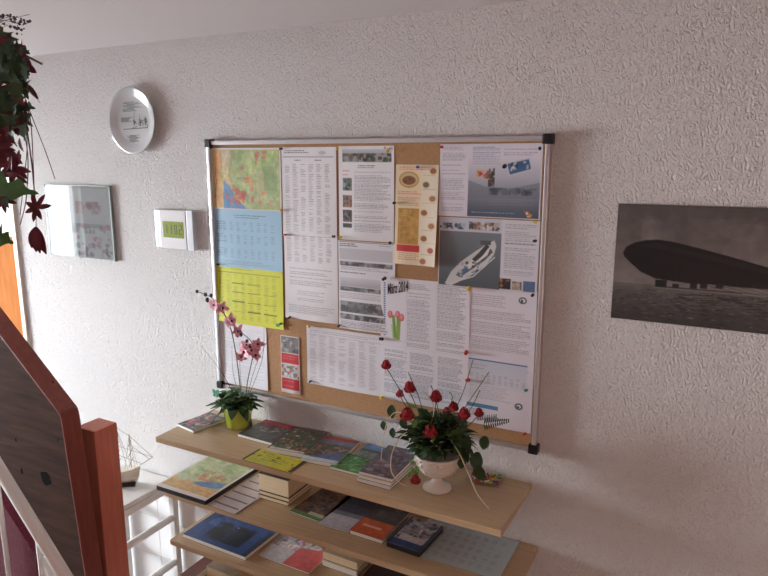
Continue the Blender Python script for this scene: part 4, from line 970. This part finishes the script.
for pts, r, m in [([(22,95),(27,130),(32,165),(35,200)], .0018, 'redstem'), ([(18,95),(24,130),(28,160),(26,200),(20,225)], .0012, 'redstem'), ([(26,100),(31,125),(33,160),(34,185)], .0012, 'redstem'), ([(24,95),(34,122),(45,150),(55,179)], .0010, 'redstem'),
                  ([(10,45),(25,55),(42,64)], .0028, 'redstem'), ([(26,88),(34,96),(40,103)], .0007, 'rig'), ([(35,205),(36,216),(36,228)], .001, 'redstem'), ([(5,100),(10,140),(4,170),(8,190)], .0016, 'redstem'), ([(20,100),(27,140),(24,180),(20,215)], .001, 'redstem'), ([(8,155),(4,140),(3,120)], .0016, 'redstem'), ([(4,130),(12,141),(17,146)], .0016, 'redstem')]:
    obj('trailing_stem', tube(bmesh.new(), smooth_path([L_(hp(x, y)) for x, y in pts]), r, 5), M[m], g, True)
bm = bmesh.new()
for k in range(70):  # fine filler twigs
    t = R.random(); x = -10+40*t; y = (12+12*t if R.random() < .65 else R.uniform(22, 34))+R.uniform(-3.5,3.5)
    if y > 24 and x > 24: continue
    p = L_(hp(x, y, D+R.uniform(-.03,.03))); bmesh.ops.create_icosphere(bm, subdivisions=1, radius=R.uniform(.0016,.0045), matrix=Matrix.Translation(p))
for k in range(8):
    tube(bm, [L_(hp(-20, 40)), L_(hp(0+R.uniform(-5,8), 22+R.uniform(-8,6))), L_(hp(10+R.uniform(0,20), 17+R.uniform(-3,14)))], .0006, 4)
obj('filler_twigs', bm, mat('dry_filler', rgb(74, 64, 66), .8, noise=.3), g)

# ------------------------------------------------------------------ fill lamp added out of view to brighten the right wall
LP = Vector((2.75, -2.75, FL))
g = thing('added_fill_lamp', 'added warm fill lamp on a slim pole, unseen behind the viewer', 'lamp', LP)
obj('fill_lamp_base', lathe(bmesh.new(), [(.001,0),(.14,0),(.14,.012),(.02,.03),(.001,.03)], 32), M['black'], g, True)
obj('pole', tube(bmesh.new(), [(0,0,.02),(0,0,1.12)], .01, 10), M['alu'], g, True)
obj('socket', lathe(bmesh.new(), [(.001,1.10),(.022,1.10),(.022,1.16),(.001,1.16)], 20), M['black'], g, True)
obj('bulb', lathe(bmesh.new(), [(.001,1.16),(.014,1.16),(.03,1.20),(.028,1.23),(.001,1.25)], 20), M['plastic_white'], g, True)

# ------------------------------------------------------------------ light
def area(name, loc, rot, sx, sy, e, col):
    l = bpy.data.lights.new(name, 'AREA'); l.shape = 'RECTANGLE'; l.size = sx; l.size_y = sy; l.energy = e; l.color = col
    o = bpy.data.objects.new(name, l); COL.objects.link(o); o.location = loc; o.rotation_euler = rot; return o
LW = (WZ1-WZ0)-.08
area('daylight_through_window', (XL-3.0, -2.05, -.35), (0, -PI/2+.0, 0), 1.1, 1.6, 700, (.90, .96, 1.0))
pl = bpy.data.lights.new('added_fill_light', 'POINT'); pl.energy = 24; pl.color = (1, .76, .62); pl.shadow_soft_size = .12  # added warm fill, lifts the right-hand wall from behind the viewer
o = bpy.data.objects.new('added_fill_light', pl); COL.objects.link(o); o.location = (LP.x, LP.y, FL+1.22)
wd = bpy.data.worlds.new('sky'); SC.world = wd; wd.use_nodes = True
wd.node_tree.nodes['Background'].inputs[0].default_value = (.86, .93, 1, 1); wd.node_tree.nodes['Background'].inputs[1].default_value = 11

# ------------------------------------------------------------------ camera
cd = bpy.data.cameras.new('camera'); cam = bpy.data.objects.new('camera', cd); COL.objects.link(cam)
cd.sensor_width = 36; cd.lens = F_PX/768*36; cd.clip_start = .02
rm = Matrix((RGT, UPV, -FWD)).transposed().to_4x4(); cam.matrix_world = Matrix.Translation(CAM) @ rm
SC.camera = cam
# the floor to z = 0
for o in list(SC.objects):
    if o.parent is None: o.location.z += 2.1
SC.view_settings.view_transform = 'Standard'; SC.view_settings.look = 'None'; SC.view_settings.gamma = 1; SC.view_settings.exposure = .2
SC.cycles.max_bounces = 10; SC.cycles.diffuse_bounces = 6; SC.cycles.sample_clamp_indirect = 6
